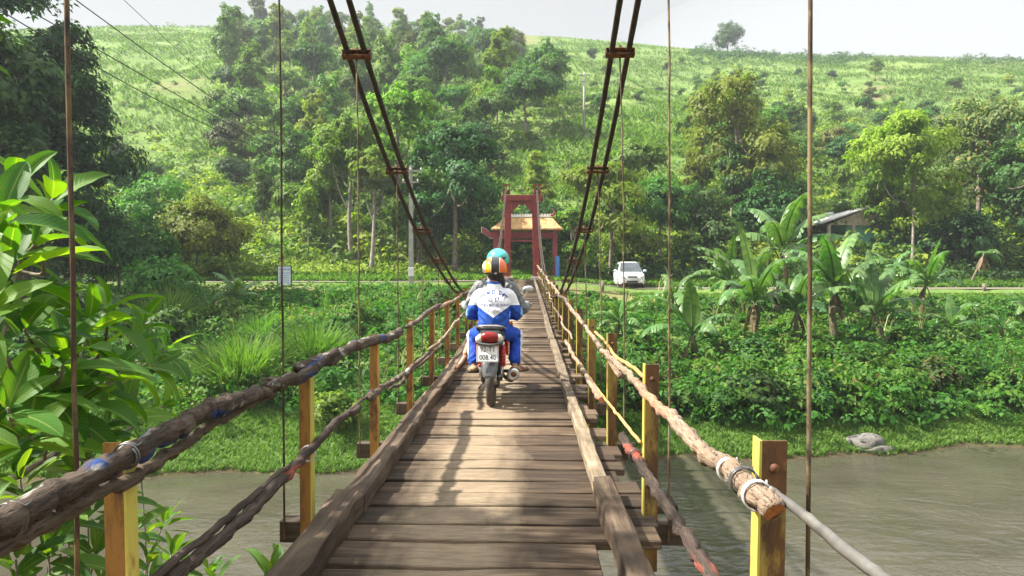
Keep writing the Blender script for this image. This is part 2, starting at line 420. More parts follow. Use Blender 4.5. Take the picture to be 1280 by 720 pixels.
def trunk_mesh(rng, h, r, lobes, lean=.04, nlimb=5, name='trunk'):
    b = MB(); top = Vector((rng.normal(0, lean)*h, rng.normal(0, lean)*h, h))
    pts = smoothpath([(0, 0, -.4), (top.x*.3 + rng.normal(0, .1), top.y*.3, h*.35), (top.x*.7, top.y*.7 + rng.normal(0, .1), h*.7), top], 4)
    b.tube(pts, np.linspace(r, r*.35, len(pts)) * (1 + .35*np.exp(-np.arange(len(pts))/1.2)), 7)
    for c, rr in (lobes[:nlimb] if len(lobes) > 1 else []):
        c = Vector(c); s = pts[int(len(pts)*rng.uniform(.45, .8))]
        mid = (s + c)/2 + Vector((0, 0, -.08*h)) + Vector(rng.normal(0, .03*h, 3))
        q = smoothpath([s, mid, c], 4); b.tube(q, np.linspace(r*.42, r*.1, len(q)), 5)
    return b.mesh(name)
def tree_proto(seed, h, cw, kind, nleaf, L, lm, bark='bark', trunk_frac=.35, r=None, W=None):
    """meshes (trunk, crown) of one tree kind standing on the origin"""
    rng = np.random.default_rng(seed); lobes = []
    c0 = h*trunk_frac
    if kind == 'round':
        for k in range(7):
            a = k*2.4 + rng.uniform(0, 1); rad = cw*.30*rng.uniform(.5, 1.1); z = c0 + (h-c0)*rng.uniform(.18, .8)
            lobes.append(((math.cos(a)*rad, math.sin(a)*rad, z), np.array((cw*.27, cw*.27, (h-c0)*.24))*rng.uniform(.75, 1.2)))
        lobes.append(((0, 0, h - (h-c0)*.24), (cw*.25, cw*.25, (h-c0)*.24)))
    elif kind == 'tall':
        for k in range(8):
            f = k/7; a = k*2.4 + rng.uniform(0, 1); rad = cw*.24*(1.1-.55*f)*rng.uniform(.4, 1.2)
            lobes.append(((math.cos(a)*rad, math.sin(a)*rad, c0 + (h-c0)*(.08+.82*f)), np.array((cw*.26, cw*.26, (h-c0)*.16))*rng.uniform(.8, 1.25)*(1.05-.15*f)))
    elif kind == 'flat':      # layered sprays
        for k in range(9):
            f = rng.uniform(0, 1); a = k*2.4 + rng.uniform(0, 1); rad = cw*.36*rng.uniform(.3, 1.1)*(1.1-.5*f)
            lobes.append(((math.cos(a)*rad, math.sin(a)*rad, c0 + (h-c0)*(.1+.8*f)), np.array((cw*.24, cw*.24, (h-c0)*.10))*rng.uniform(.8, 1.25)))
        lobes.append(((0, 0, h*.93), (cw*.2, cw*.2, h*.08)))
    elif kind == 'bush':
        for k in range(6):
            a = k*1.05 + rng.uniform(0, .6); rad = cw*.28*rng.uniform(.6, 1.1)
            lobes.append(((math.cos(a)*rad, math.sin(a)*rad, h*rng.uniform(.3, .55)), np.array((cw*.25, cw*.25, h*.36))*rng.uniform(.8, 1.2)))
        lobes.append(((0, 0, h*.6), (cw*.28, cw*.28, h*.36)))
    V = clumpy(rng, lobes, nleaf, L, W or L*.6, clumps=15 if nleaf > 2500 else 9)
    # stray outer sprays for a broken outline
    k = nleaf//12; ext = [(c, np.array(r)*1.22) for c, r in lobes]
    V = np.vstack([V, clumpy(rng, ext, k, L, W or L*.5, clumps=14, cr=.14)])
    cm = quads_mesh('crown', V, 4); cm.materials.append(M[lm])
    tm = trunk_mesh(rng, h*.86 if kind != 'bush' else h*.5, r or h*.016 + .03, lobes); tm.materials.append(M[bark])
    return tm, cm
def plant_tree(name, proto, loc, rz, s, label, cat='tree', group=None, sz=None):
    e = empty(name, loc, rz, label, cat, group); e.scale = (s, s, sz or s)
    for me, nm in zip(proto, ('trunk', 'crown')): link(nm, me, None, e)
    return e

def inpoly(px, py, poly):
    c = np.zeros(len(px), bool); j = len(poly)-1
    for i in range(len(poly)):
        xi, yi = poly[i]; xj, yj = poly[j]
        if yi != yj: c ^= ((yi > py) != (yj > py)) & (px < (xj-xi)*(py-yi)/(yj-yi) + xi)
        j = i
    return c
# regions of the hillside, as seen on the photograph, read back from points of the ground itself
FOREST_L = [(285,70),(300,36),(400,24),(480,24),(560,34),(630,55),(670,85),(695,125),(690,165),(640,192),(598,225),(585,330),(400,330),(330,250),(290,215),(280,150)]
FOREST_R = [(862,150),(880,105),(930,112),(985,130),(1000,125),(1060,150),(1090,160),(1150,150),(1200,160),(1240,135),(1300,120),(1300,340),(870,340),(866,240)]
SCRUB_L = [(-60,60),(130,190),(200,175),(280,205),(330,250),(400,330),(-60,340)]
FOOT_C = [(590,285),(680,282),(760,275),(870,250),(870,340),(590,340)]
def sample_hill(n, ymin=58, ymax=250, seed=1):
    rng = np.random.default_rng(seed)
    y = ymin + (ymax-ymin)*rng.uniform(0, 1, n)**1.25; x = rng.uniform(-.82, .80, n)*y
    return np.stack([x, y, H(x, y)], 1)
def thin(pts, d):
    """greedy minimum spacing d(y)"""
    keep = []; cell = {}
    for p in pts:
        s = d(p); kx, ky = int(p[0]//6), int(p[1]//6); ok = True
        for i in (-1, 0, 1):
            for j in (-1, 0, 1):
                for q in cell.get((kx+i, ky+j), ()):
                    if (q[0]-p[0])**2 + (q[1]-p[1])**2 < s*s: ok = False; break
        if ok: keep.append(p); cell.setdefault((kx, ky), []).append(p)
    return np.array(keep)

# --- hillside trees
HP = {}
for i, (k, h, cw, n, L, lm, bk, tf) in enumerate([
        ('round', 9, 7.5, 2600, .55, 'leaf_mid', 'bark', .25), ('round', 8, 6.5, 2400, .5, 'leaf_mid', 'bark', .2), ('tall', 12, 5, 2600, .5, 'leaf_mid', 'pale_bark', .3),
        ('tall', 11, 5.5, 2600, .5, 'leaf_light', 'pale_bark', .28), ('flat', 8, 8, 2400, .55, 'leaf_olive', 'bark', .25), ('round', 7, 7, 2400, .5, 'leaf_dark', 'bark', .2), ('tall', 10, 4.5, 2300, .5, 'leaf_olive', 'pale_bark', .3), ('flat', 9, 7, 2400, .5, 'leaf_light', 'bark', .3)]):
    HP[i] = tree_proto(100+i, h, cw, k, int(n*1.45), L*.82, lm, bk, tf, W=L*.58)
cand = sample_hill(9000, 60, 246, 3); px, py = proj(cand)
inL, inR, inS, inC = (inpoly(px, py, q) for q in (FOREST_L, FOREST_R, SCRUB_L, FOOT_C))
HL = {'L': ('leafy tree in the forest covering the left half of the hillside', 'trees of the forest on the left half of the hill'),
      'R': ('leafy tree in the woods low on the right side of the hill', 'trees of the woods on the right side of the hill'),
      'S': ('tree in the scrub below the pale slope at left, behind the dark tree', 'trees of the scrub on the left slope'),
      'C': ('tree at the foot of the hill behind the red bridge tower', 'trees at the foot of the hill behind the tower')}
inP = inpoly(px, py, [(735,75),(860,80),(1000,95),(1290,98),(1290,150),(1050,150),(990,125),(880,104),(820,150),(745,150)]) & ~inR
HL['P'] = ('small tree scattered on the open grassy slope high on the hill, right of the forest', 'small trees on the open slope')
rng = np.random.default_rng(11); total = 0
for key, mask, d, mx in (('L', inL, 4.6, 165), ('R', inR, 5.2, 80), ('S', inS, 6.0, 26), ('C', inC, 6.5, 14), ('P', inP, 7.0, 30)):
    pts = thin(cand[mask], lambda p: d*(.55 + p[1]/170)); pts = pts[:mx*3]
    pts = pts[rng.permutation(len(pts))][:mx]
    for p in pts:
        if key == 'C' and p[1] > 95: continue
        w = [.3, .25, 0, 0, .15, .2, 0, .1] if key == 'P' else [.24, .2, .2, .14, .05, .06, .05, .06] if key == 'L' else [.25, .2, .08, .06, .1, .12, .06, .13] if key == 'R' else [.2, .25, .05, .1, .12, .2, .05, .03]
        k = rng.choice(8, p=w); s = rng.uniform(.62, 1.12) * (1.0 if p[1] > 85 else .8) * (.68 if key == 'R' and p[1] > 105 else 1)
        if key == 'L' and p[1] > 200: s *= .8
        if key in 'RS' : s *= .8
        if key == 'P': s *= rng.uniform(.32, .55)
        plant_tree('hill_tree', HP[k], (p[0], p[1], p[2]-.15), rng.uniform(0, 6.28), s, HL[key][0], 'tree', HL[key][1], s*rng.uniform(.9, 1.15)); total += 1
print('hill trees', total)

# --- low scrub on the hill and at its foot: nobody could count it
def scatter_bushes(name, pts, hs, lm, nper, L, seed, squash=.8):
    rng = np.random.default_rng(seed); tmpl = []
    for k in range(4):
        lob = [((rng.normal(0, .35), rng.normal(0, .35), rng.uniform(.3, .7)), (.45, .45, .38)) for _ in range(4)]
        tmpl.append(clumpy(rng, lob, nper, 1, .6, clumps=5, droop=.2).reshape(-1, 4, 3))
    out = []
    for p, h in zip(pts, hs):
        t = tmpl[rng.integers(4)]; a = rng.uniform(0, 6.28); ca, sa = math.cos(a), math.sin(a)
        c = t[:, :1] ; q = (t - c)*L*rng.uniform(.8, 1.2) + c*h*np.array((1.2, 1.2, squash))
        x = q[..., 0]*ca - q[..., 1]*sa; y = q[..., 0]*sa + q[..., 1]*ca
        out.append(np.stack([x + p[0], y + p[1], q[..., 2] + p[2] - .1*h], -1).reshape(-1, 3))
    me = quads_mesh(name, np.vstack(out), 4); me.materials.append(M[lm])
    return tag(link(name, me), kind='stuff')
c2 = sample_hill(30000, 51.5, 244, 5); px, py = proj(c2); rng = np.random.default_rng(12)
fm = inpoly(px, py, FOREST_L) | inpoly(px, py, FOREST_R) | inpoly(px, py, SCRUB_L) | (inpoly(px, py, FOOT_C) & (c2[:, 1] < 80))
fs = thin(c2[fm], lambda p: 1.5*(.5 + p[1]/120))
print('forest bushes', len(fs))
k = rng.permutation(len(fs)); a, bq = fs[k[:len(k)*6//10]], fs[k[len(k)*6//10:]]
scatter_bushes('hill_undergrowth', a, rng.uniform(1.4, 3.8, len(a)), 'leaf_mid', 80, .5, 21)
scatter_bushes('hill_undergrowth', bq, rng.uniform(1.2, 3.0, len(bq)), 'leaf_light', 80, .5, 22)
open_ = ~fm & (c2[:, 1] > 70)
gs = c2[open_]; near_edge = wob(gs[:, 0], gs[:, 1], 34, 26) + rng.normal(0, .35, len(gs))
near_edge = np.maximum(near_edge, (np.sin(gs[:, 2]*.55 + 2*wob(gs[:, 0], gs[:, 1], 40, 30)) > .80)*.9*(rng.uniform(0, 1, len(gs)) < .55))
fx_, fy_ = proj(gs); near_edge = np.where(inpoly(fx_, fy_, [(600,235),(650,200),(700,170),(720,120),(860,110),(862,240),(600,245)]) & (rng.uniform(0, 1, len(gs)) < .9), -1, near_edge)
sb = thin(gs[near_edge > .42], lambda p: 1.9*(.5 + p[1]/120))
hs_ = rng.uniform(.5, 1.4, len(sb)) * (1 + 1.1*(rng.uniform(0, 1, len(sb)) < .22)); mk = wob(sb[:, 0], sb[:, 1], 22, 11) + rng.normal(0, .5, len(sb)) > .2
scatter_bushes('hill_shrubs', sb[mk], hs_[mk], 'leaf_mid', 40, .38, 23); scatter_bushes('hill_shrubs', sb[~mk], hs_[~mk], 'leaf_olive', 40, .38, 25)
r_ = np.random.default_rng(29); u_ = np.concatenate([r_.uniform(862, 965, 120), r_.uniform(975, 1085, 70), r_.uniform(560, 640, 30), r_.uniform(1180, 1300, 40)]); yy_ = 238 - r_.exponential(9, len(u_)); xx_ = (u_ - 658)/F*yy_; rb = np.stack([xx_, yy_, H(xx_, yy_)], 1)
scatter_bushes('ridge_shrubs', rb, r_.uniform(1.0, 3.6, len(rb)), 'leaf_mid', 70, .55, 27)
print('open bushes', len(sb))
# grass of the open slopes
c3 = sample_hill(150000, 58, 246, 6); px, py = proj(c3)
fm3 = inpoly(px, py, FOREST_L) | inpoly(px, py, FOREST_R) | inpoly(px, py, SCRUB_L)
c3 = c3[~fm3 & (px > -30) & (px < 1310)][:60000]
def blades(name, pts, h, w, lm, seed, lean=.35, nb=2, narrow=False):
    rng = np.random.default_rng(seed); pts = np.repeat(pts, nb, 0); n = len(pts)
    pts = pts + rng.normal(0, .12, (n, 3))*np.array((1, 1, 0))*np.minimum(1, h)
    h = h*rng.uniform(.5, 1.3, n); a = rng.uniform(0, 6.28, n); l = np.stack([np.cos(a), np.sin(a), 0*a], 1)
    b_ = np.stack([-np.sin(a), np.cos(a), 0*a], 1); hh = h[:, None]; ww = w*rng.uniform(.6, 1.4, (n, 1))
    up = np.array((0, 0, 1.))
    m1 = pts + l*hh*lean*.4 + up*hh*.62; tip = pts + l*hh*lean*1.3 + up*hh*.95
    if narrow:
        q = np.stack([pts - b_*ww*.5, pts + b_*ww*.5, m1 + b_*ww*.4, m1 - b_*ww*.4, m1 - b_*ww*.4, m1 + b_*ww*.4, tip + b_*ww*.06, tip - b_*ww*.06], 1).reshape(-1, 3); me = quads_mesh(name, q, 4)
    else:
        q = np.stack([pts - b_*ww*.5, pts + b_*ww*.5, m1 + b_*ww*.5, tip, m1 - b_*ww*.5], 1).reshape(-1, 3); me = quads_mesh(name, q, 5)
    me.materials.append(M[lm]); return tag(link(name, me), kind='stuff')
c3 = c3[wob(c3[:, 0], c3[:, 1]*1.6, 26, 33) + .6*wob(c3[:, 0], c3[:, 1]*1.5, 9, 2) + np.random.default_rng(8).normal(0, .25, len(c3)) > -.12]
gx_, gy_ = proj(c3); c3 = c3[~((np.abs(gx_ - (1096 + 4*np.sin(gy_*.25))) < 6) & (gy_ > 94) & (gy_ < 132)) & ~((np.abs(gx_ - 225) < 24) & (np.abs(gy_ - 108) < 8)) & ~((np.abs(gx_ - 645) < 28) & (np.abs(gy_ - 50) < 6))]
blades('hill_grass', c3, .62, .10, 'grass', 31, .5, 3)
# ------------------------------------------------------------------ river bank and roadside
def zdeck(y): return float(np.interp(y, _dy, _dz))
_dy = np.array([-20, 8, 10, 12, 14, 17, 20, 25, 30, 36, 43.2]); _dz = np.array([-1.45, -1.45, -1.42, -1.375, -1.325, -1.235, -1.15, -1.005, -.86, -.69, -.50])
rng = np.random.default_rng(41)
n = 26000; y = rng.uniform(19, 44, n); x = rng.uniform(-.80, .78, n)*y; s = y - yshore(x)
lim = np.where(x < -1.5, 3.3 + .8*wob(x, y, 5, 3), 1.75 + .3*wob(x, y, 4, 3))
ok = (s > lim) & (y < 42.7)
pt = np.stack([x, y, H(x, y)], 1)[ok]
pt = thin(pt, lambda p: .62)
hh = rng.uniform(.5, 1.5, len(pt)) * (1 + .5*wob(pt[:, 0], pt[:, 1], 6, 8))
hh *= np.clip((43.9 - pt[:, 1])/4.0, .2, 1)
sr = pt[:, 1] - yshore(pt[:, 0]); hh *= 1 + .9*np.exp(-((sr - 4.5)/2.6)**2)*(pt[:, 0] > 1.5)
hh *= np.where((sr > 8.2) & (pt[:, 0] > 1.5), .55, 1)
for bx_, by_ in [(869, 462), (941, 438), (996, 443), (1041, 442), (1099, 446), (1188, 436), (1254, 428), (1285, 410), (772, 428), (298, 402)]:
    q = hit(bx_, by_); hh *= np.where((pt[:, 0] - q.x)**2 + ((pt[:, 1] - q.y + .5)/1.4)**2 < 1.1, .35, 1)
zd = np.interp(pt[:, 1], _dy, _dz); under = (pt[:, 0] > -2.0) & (pt[:, 0] < 1.4)
hh = np.where(under, np.minimum(hh, zd - pt[:, 2] - .55), hh); gd = hh > .15
so = (np.abs(pt[:, 1] - 42.2) < 1.4) & (wob(pt[:, 0], pt[:, 1], 9, 20) > -.1) & (pt[:, 0] < 9) & (rng.uniform(0, 1, len(pt)) < .75)
gd &= ~so
pt, hh = pt[gd], hh[gd]; print('creeper', len(pt))
mixn = wob(pt[:, 0], pt[:, 1], 7, 14) + rng.normal(0, .5, len(pt)); ml = mixn > .28
scatter_bushes('bank_creeper', pt[~ml], hh[~ml], 'creeper', 95, .21, 42, .85)
scatter_bushes('bank_creeper', pt[ml], hh[ml]*1.12, 'creeper_light', 90, .21, 45, .9)
dk = pt[rng.uniform(0, 1, len(pt)) < .06]; blades('dead_stems', dk + np.array((0, 0, .25)), 1.1, .03, 'dry_leaf', 48, .5, 5, True)
tw = pt[rng.uniform(0, 1, len(pt)) < .012]; blades('bank_stems', tw + np.array((0, 0, .3)), 1.4, .045, 'grass_tall', 46, .45, 9, True)
# short grass at the water and along the road
n = 60000; y = rng.uniform(19.5, 29, n); x = rng.uniform(-.80, .78, n)*y; s = y - yshore(x)
ok = (s > .15 + .12*wob(x, y, 2, 5)) & (s < np.where(x < -1.5, 4.5, 2.6))
pt = np.stack([x, y, H(x, y) - .02], 1)[ok]
blades('bank_grass', pt, .18, .03, 'grass', 43, .6, 4, True)
n = 52000; y = np.where(rng.uniform(0, 1, n) < .35, rng.uniform(42.6, 43.9, n), rng.uniform(48.35, 53.5, n)); x = rng.uniform(-.80, .78, n)*y
ok = ~((x > -1.9) & (x < 1.5) & (y < 46)) & ~((y < 44) & (wob(x, y, 9, 20) > .1) & (x < 8))
pt = np.stack([x, y, H(x, y) - .02], 1)[ok]; vn = pt[:, 1] < 45
blades('verge_grass', pt[vn], .13, .05, 'grass', 44, .6, 2)
blades('verge_grass', pt[~vn], .34, .06, 'grass', 47, .6, 2)

# --- single trees of the middle distance: label, px of the trunk, distance, height, width ...
def base(px, Y):
    d = ray(px, 339); x = d.x/d.y*Y; return (x, Y, gz(x, Y) - .1)
def solo(px, Y, seed, h, cw, kind, n, L, lm, bark, tf, label, name='tree', cat='tree', r=None, rz=0, x=None, group=None):
    p = tree_proto(seed, h, cw, kind, n, L, lm, bark, tf, r)
    loc = base(px, Y) if x is None else (x, Y, gz(x, Y) - .1)
    return plant_tree(name, p, loc, rz, 1, label, cat, group)
solo(34, 37, 201, 17.5, 9.6, 'round', 21000, .36, 'leaf_dark', 'bark', .06, 'tall dark dense tree filling the upper left edge')
solo(-20, 33, 209, 15.0, 8, 'round', 8000, .38, 'leaf_dark', 'bark', .2, 'second tall dark tree, cut by the left edge, in front of the widest dark tree')
solo(150, 41, 202, 5.6, 6.5, 'bush', 5200, .30, 'leaf_dark', 'bark', .1, 'dark bushy tree below the tall dark tree on the left bank', 'bushy_tree')
solo(60, 38, 203, 5.2, 6.5, 'bush', 4600, .30, 'leaf_dark', 'bark', .1, 'dark bush behind the big glossy leaves at the left edge', 'bushy_tree')
solo(118, 32, 214, 2.6, 3.2, 'bush', 2400, .26, 'leaf_mid', 'bark', .1, 'mid green bush left of the banana plant on the left bank', 'shrub', 'shrub')
solo(418, 22.6, 231, 1.5, 1.9, 'bush', 1300, .17, 'leaf_yellow', 'bark', .1, 'small bright yellow-green shrub at the foot of the left bank, beside the second post', 'shrub', 'shrub')
solo(205, 36, 215, 3.2, 3.6, 'bush', 2600, .26, 'leaf_mid', 'bark', .1, 'leafy shrub on the bank below the bright yellow-green tree', 'shrub', 'shrub')
solo(245, 51.5, 204, 6.3, 9.0, 'bush', 8600, .33, 'leaf_light', 'bark', .22, 'bright yellow-green spreading tree behind the road at left')
solo(200, 56, 216, 7.5, 6.5, 'round', 3800, .36, 'leaf_mid', 'bark', .2, 'rounded green tree between the dark tree and the yellow-green one')
solo(440, 56, 205, 12.2, 6.6, 'flat', 5200, .38, 'leaf_light', 'pale_bark', .52, 'tall light green tree with a bare pale trunk beside the left cables', r=.20)
solo(463, 53, 206, 9.0, 3.6, 'flat', 2200, .34, 'leaf_light', 'pale_bark', .62, 'slim tree with a pale forked trunk and whitewashed foot', r=.19)
solo(415, 59, 217, 10.5, 4.5, 'tall', 2800, .36, 'leaf_yellow', 'pale_bark', .5, 'thin yellowish tree left of the bare pale trunk', r=.12)
solo(385, 57, 218, 6.0, 2.2, 'tall', 1100, .32, 'leaf_light', 'pale_bark', .5, 'small thin young tree on the lit slope behind the sign board', r=.07)
solo(568, 53, 207, 11.6, 6.6, 'round', 8600, .34, 'leaf_dark', 'bark', .16, 'dense dark tree left of the red bridge tower')
solo(522, 55, 219, 8.5, 4.6, 'round', 4200, .34, 'leaf_mid', 'bark', .25, 'mid green tree behind the utility pole')
solo(500, 62, 220, 14.0, 6.5, 'flat', 4400, .42, 'leaf_light', 'bark', .35, 'tall loose light tree above the left cables')
solo(762, 54, 208, 8.8, 7.6, 'flat', 6400, .34, 'leaf_light', 'bark', .22, 'broad light green tree with layered sprays behind the parked car')
solo(716, 51.2, 221, 5.2, 3.8, 'flat', 3600, .30, 'leaf_light', 'bark', .16, 'small bright tree hiding the right end of the tiled gate')
solo(826, 57, 222, 7.6, 5.4, 'round', 4200, .36, 'leaf_mid', 'bark', .2, 'rounded green tree behind the car, right of the layered tree')
solo(925, 64, 210, 14.5, 9.4, 'round', 9400, .40, 'leaf_yellow', 'bark', .12, 'big sunlit tree hung with vines, left of the small house')
solo(885, 58, 223, 6.5, 5.5, 'round', 4200, .36, 'leaf_dark', 'bark', .15, 'dark tree at the foot of the vine-hung tree')
solo(965, 60, 224, 7.5, 5.5, 'round', 4200, .36, 'leaf_dark', 'bark', .15, 'dark tree in the shade between the vine-hung tree and the house')
solo(1140, 57, 211, 11.4, 8.2, 'round', 11500, .34, 'leaf_light', 'pale_bark', .10, 'sunlit yellow-green tree with a slim white trunk, right of the house', r=.13)
solo(1222, 60, 212, 13.0, 7.5, 'round', 7400, .38, 'leaf_rust', 'bark', .2, 'dark tree with reddish dry leaves near the right edge')
solo(1285, 55, 213, 11.0, 7.0, 'round', 6600, .36, 'leaf_dark', 'bark', .12, 'dark dense tree cut by the right edge')
solo(1195, 56, 225, 5.2, 6.0, 'bush', 4400, .32, 'leaf_dark', 'bark', .1, 'dark bush behind the wilted banana plant', 'bushy_tree')
solo(1096, 61, 226, 6.6, 4.6, 'round', 4400, .34, 'leaf_light', 'bark', .08, 'small yellow-green tree leaning over the end of the house roof')
solo(650, 56.5, 232, 4.6, 6.4, 'bush', 5200, .32, 'leaf_dark', 'bark', .1, 'dark bushy tree seen through the red tower, behind the gate', 'bushy_tree')
solo(690, 58, 233, 5.4, 5.4, 'bush', 4200, .32, 'leaf_dark', 'bark', .1, 'dark bushy tree behind the right pillar of the gate', 'bushy_tree')
lt = base(908, 236)
p = tree_proto(230, 10, 8.0, 'bush', 4200, .55, 'leaf_dark', 'bark', .1); plant_tree('tree', p, (lt[0], 236, gz(lt[0], 236) - .2), 0, 1.15, 'lone round tree standing on the skyline of the hill')

# hedge-like bushes behind the road and dark scrub at the wood's edge: uncountable
def strip(n, x0, x1, y0, y1, seed, gap=.7):
    r = np.random.default_rng(seed); x = r.uniform(x0, x1, n); y = r.uniform(y0, y1, n)
    return thin(np.stack([x, y, H(x, y)], 1), lambda p: gap)
a = strip(1500, -32, -2.5, 51.5, 57, 51); a = a[~((a[:, 0] > -3.4))]
scatter_bushes('roadside_bushes', a, RNG.uniform(.7, 1.6, len(a)), 'leaf_yellow', 60, .30, 52)
a = strip(1700, 4.5, 46, 52.0, 58, 53)
scatter_bushes('roadside_bushes', a, RNG.uniform(.8, 2.1, len(a)), 'leaf_dark', 60, .30, 54)
a = strip(500, -46, -26, 36, 52, 55, .9)
scatter_bushes('roadside_bushes', a, RNG.uniform(1.0, 2.4, len(a)), 'leaf_dark', 60, .30, 56)

# --- tall grass clumps
def grass_clump(loc, r, h, n, seed, label):
    g = np.random.default_rng(seed); e = empty('grass_clump', loc, 0, label, 'grass clump', 'tall grass clumps on the left bank')
    a = g.uniform(0, 6.28, n); rr = r*g.uniform(0, 1, n)**.7*.55; out = np.stack([np.cos(a), np.sin(a), 0*a], 1)
    p = out*rr[:, None]; L = h*g.uniform(.6, 1.25, n); lean = g.uniform(.2, 1.05, n)*(.4 + rr/r); side = np.stack([-np.sin(a), np.cos(a), 0*a], 1)
    out = norm(out + g.normal(0, .5, (n, 3))*np.array((1, 1, 0)))
    n_ = n; wv = (g.uniform(.022, .055, n))[:, None]; rows = []
    for t in (0, .4, .75, 1.0):
        q = p + out*(L*lean*t**1.8)[:, None]*1.1 + np.array((0, 0, 1.))*(L*(t - lean*.55*t**3))[:, None]
        rows.append((q, wv*(1 - t*.93)))
    Q = []
    for (q0, w0), (q1, w1) in zip(rows[:-1], rows[1:]):
        Q.append(np.stack([q0 - side*w0, q0 + side*w0, q1 + side*w1, q1 - side*w1], 1))
    Q = np.stack(Q, 1).reshape(-1, 3)
    me = quads_mesh('blades', Q, 4); link('blades', me, M['grass_tall'], e); return e
def bank(px, py): return hit(px, py)
for i, (px, py, r, h, n, lb) in enumerate([(300, 492, 2.2, 2.3, 1500, 'big fountain-shaped clump of tall grass on the left bank, left of the thin rod'),
        (392, 462, 1.8, 2.1, 1100, 'fountain of tall grass on the left bank behind the first yellow post'),
        (212, 418, 1.5, 2.4, 800, 'dark reedy grass clump left of the banana plant on the left bank'),
        (326, 432, 1.2, 1.6, 600, 'smaller tall grass clump behind the two big ones')]):
    q = bank(px, py); grass_clump((q.x, q.y, q.z - .1), r, h, n, 60+i, lb)

# --- banana plants
def banana_leaf(g, L, W, az, el, curl, torn, mat='banana'):
    """one arching leaf blade from the origin, torn along the side veins"""
    n = 20; b = MB(); T = np.linspace(0, 1, n); pts = []; ang = el; p = np.zeros(3); d = 1.0/(n-1)*L
    for k in range(n):
        pts.append(p.copy()); p = p + np.array((math.cos(ang), 0, math.sin(ang)))*d; ang -= curl/(n-1)*(.4 + 1.4*k/n)
    pts = np.array(pts); wd = W*.5*np.clip(np.sin(np.pi*np.clip((T - .13)/.87, 0, 1)**.75), 0, 1)**.6
    V = []; Fc = []; nv = 0
    for sgn in (1, -1):
        off = 0
        for k in range(2, n-1):
            dr = g.uniform(.05, .75) if g.uniform() < torn else .15
            tear = g.uniform() < torn*.55
            a, c = pts[k], pts[k+1]; w0, w1 = wd[k], wd[k+1]
            fwd = (c-a)*(.35 if tear else .15)
            e0 = a + np.array((0, sgn*w0, -dr*w0*1.3)) + fwd*.5; e1 = c + np.array((0, sgn*w1, -dr*w1*1.3)) + (fwd*.5 if not tear else -fwd*.6)
            m0 = a + np.array((0, sgn*w0*.5, w0*.14)); m1 = c + np.array((0, sgn*w1*.5, w1*.14))
            V += [a, c, m1, m0, e0, e1]; Fc += [(nv, nv+1, nv+2, nv+3), (nv+3, nv+2, nv+5, nv+4)]; nv += 6
    b.add(V, Fc, 0, True)
    b.tube(pts, np.linspace(.03, .006, n)*(L/2)**.5, 5, 0)
    me = b.mesh('leaf'); M3 = np.array(Matrix.Rotation(az, 3, 'Z')); co = np.array([v.co for v in me.vertices]) @ M3.T
    me.vertices.foreach_set('co', co.astype(np.float32).ravel()); me.update(); return me
def banana_proto(seed, h, nl, L, W, torn=.55, upright=True):
    g = np.random.default_rng(seed); b = MB()
    pts = smoothpath([(0, 0, -.2), (.04, .02, h*.35), (g.normal(0, .06), g.normal(0, .06), h*.7), (g.normal(0, .08), g.normal(0, .08), h)], 4)
    b.tube(pts, np.linspace(.15, .06, len(pts))*(.6 + h*.18), 9); stem = b.mesh('stem'); stem.materials.append(M['banana_stem'])
    lv = []
    for k in range(nl):
        az = k*2.4 + g.uniform(-.4, .4); f = k/(nl-1)
        el = R(28 + 48*f + g.uniform(-10, 10)); cu = R(g.uniform(75, 120))*(1.15 - .45*f)
        if upright and k == nl-1: el = R(83); cu = R(22)
        me = banana_leaf(g, L*g.uniform(.75, 1.15)*(.75 + .35*f if k < nl-1 else .9), W*g.uniform(.8, 1.1), az, el, cu, torn if k < nl-1 else .08); me.materials.append(M['banana'])
        lv.append((me, tuple(pts[-1]), k))
    return stem, lv
BP = [banana_proto(301, 1.2, 10, 2.0, .50, .8), banana_proto(302, 1.8, 11, 2.3, .54, .8), banana_proto(303, .8, 8, 1.6, .44, .8), banana_proto(304, 1.35, 9, 2.1, .54, .9, False)]
BD = []; M['dead_leaf'] = leafmat('dead_leaf', (.05, .034, .02), (.13, .09, .05), .15)
for sd_ in (31, 32):
    g_ = np.random.default_rng(sd_); q_ = []
    for k in range(2):
        me = banana_leaf(g_, 1.05, .15, k*2.2 + g_.uniform(0, 1), R(-55 - 10*k), R(30), .8); me.materials.append(M['dead_leaf']); q_.append((me, None, k))
    BD.append(q_)
def banana(loc, s, k, rz, label, group='banana plants on the far bank'):
    e = empty('banana_plant', loc, rz, label, 'banana plant', group); e.scale = (s, s, s)
    link('stem', BP[k][0], None, e)
    for me, p, i in BP[k][1]:
        o = link('leaf', me, None, e); o.location = p
    for me, p, i in BD[k % 2]:
        o = link('dry_leaf', me, None, e); o.location = BP[k][1][0][1]
    return e
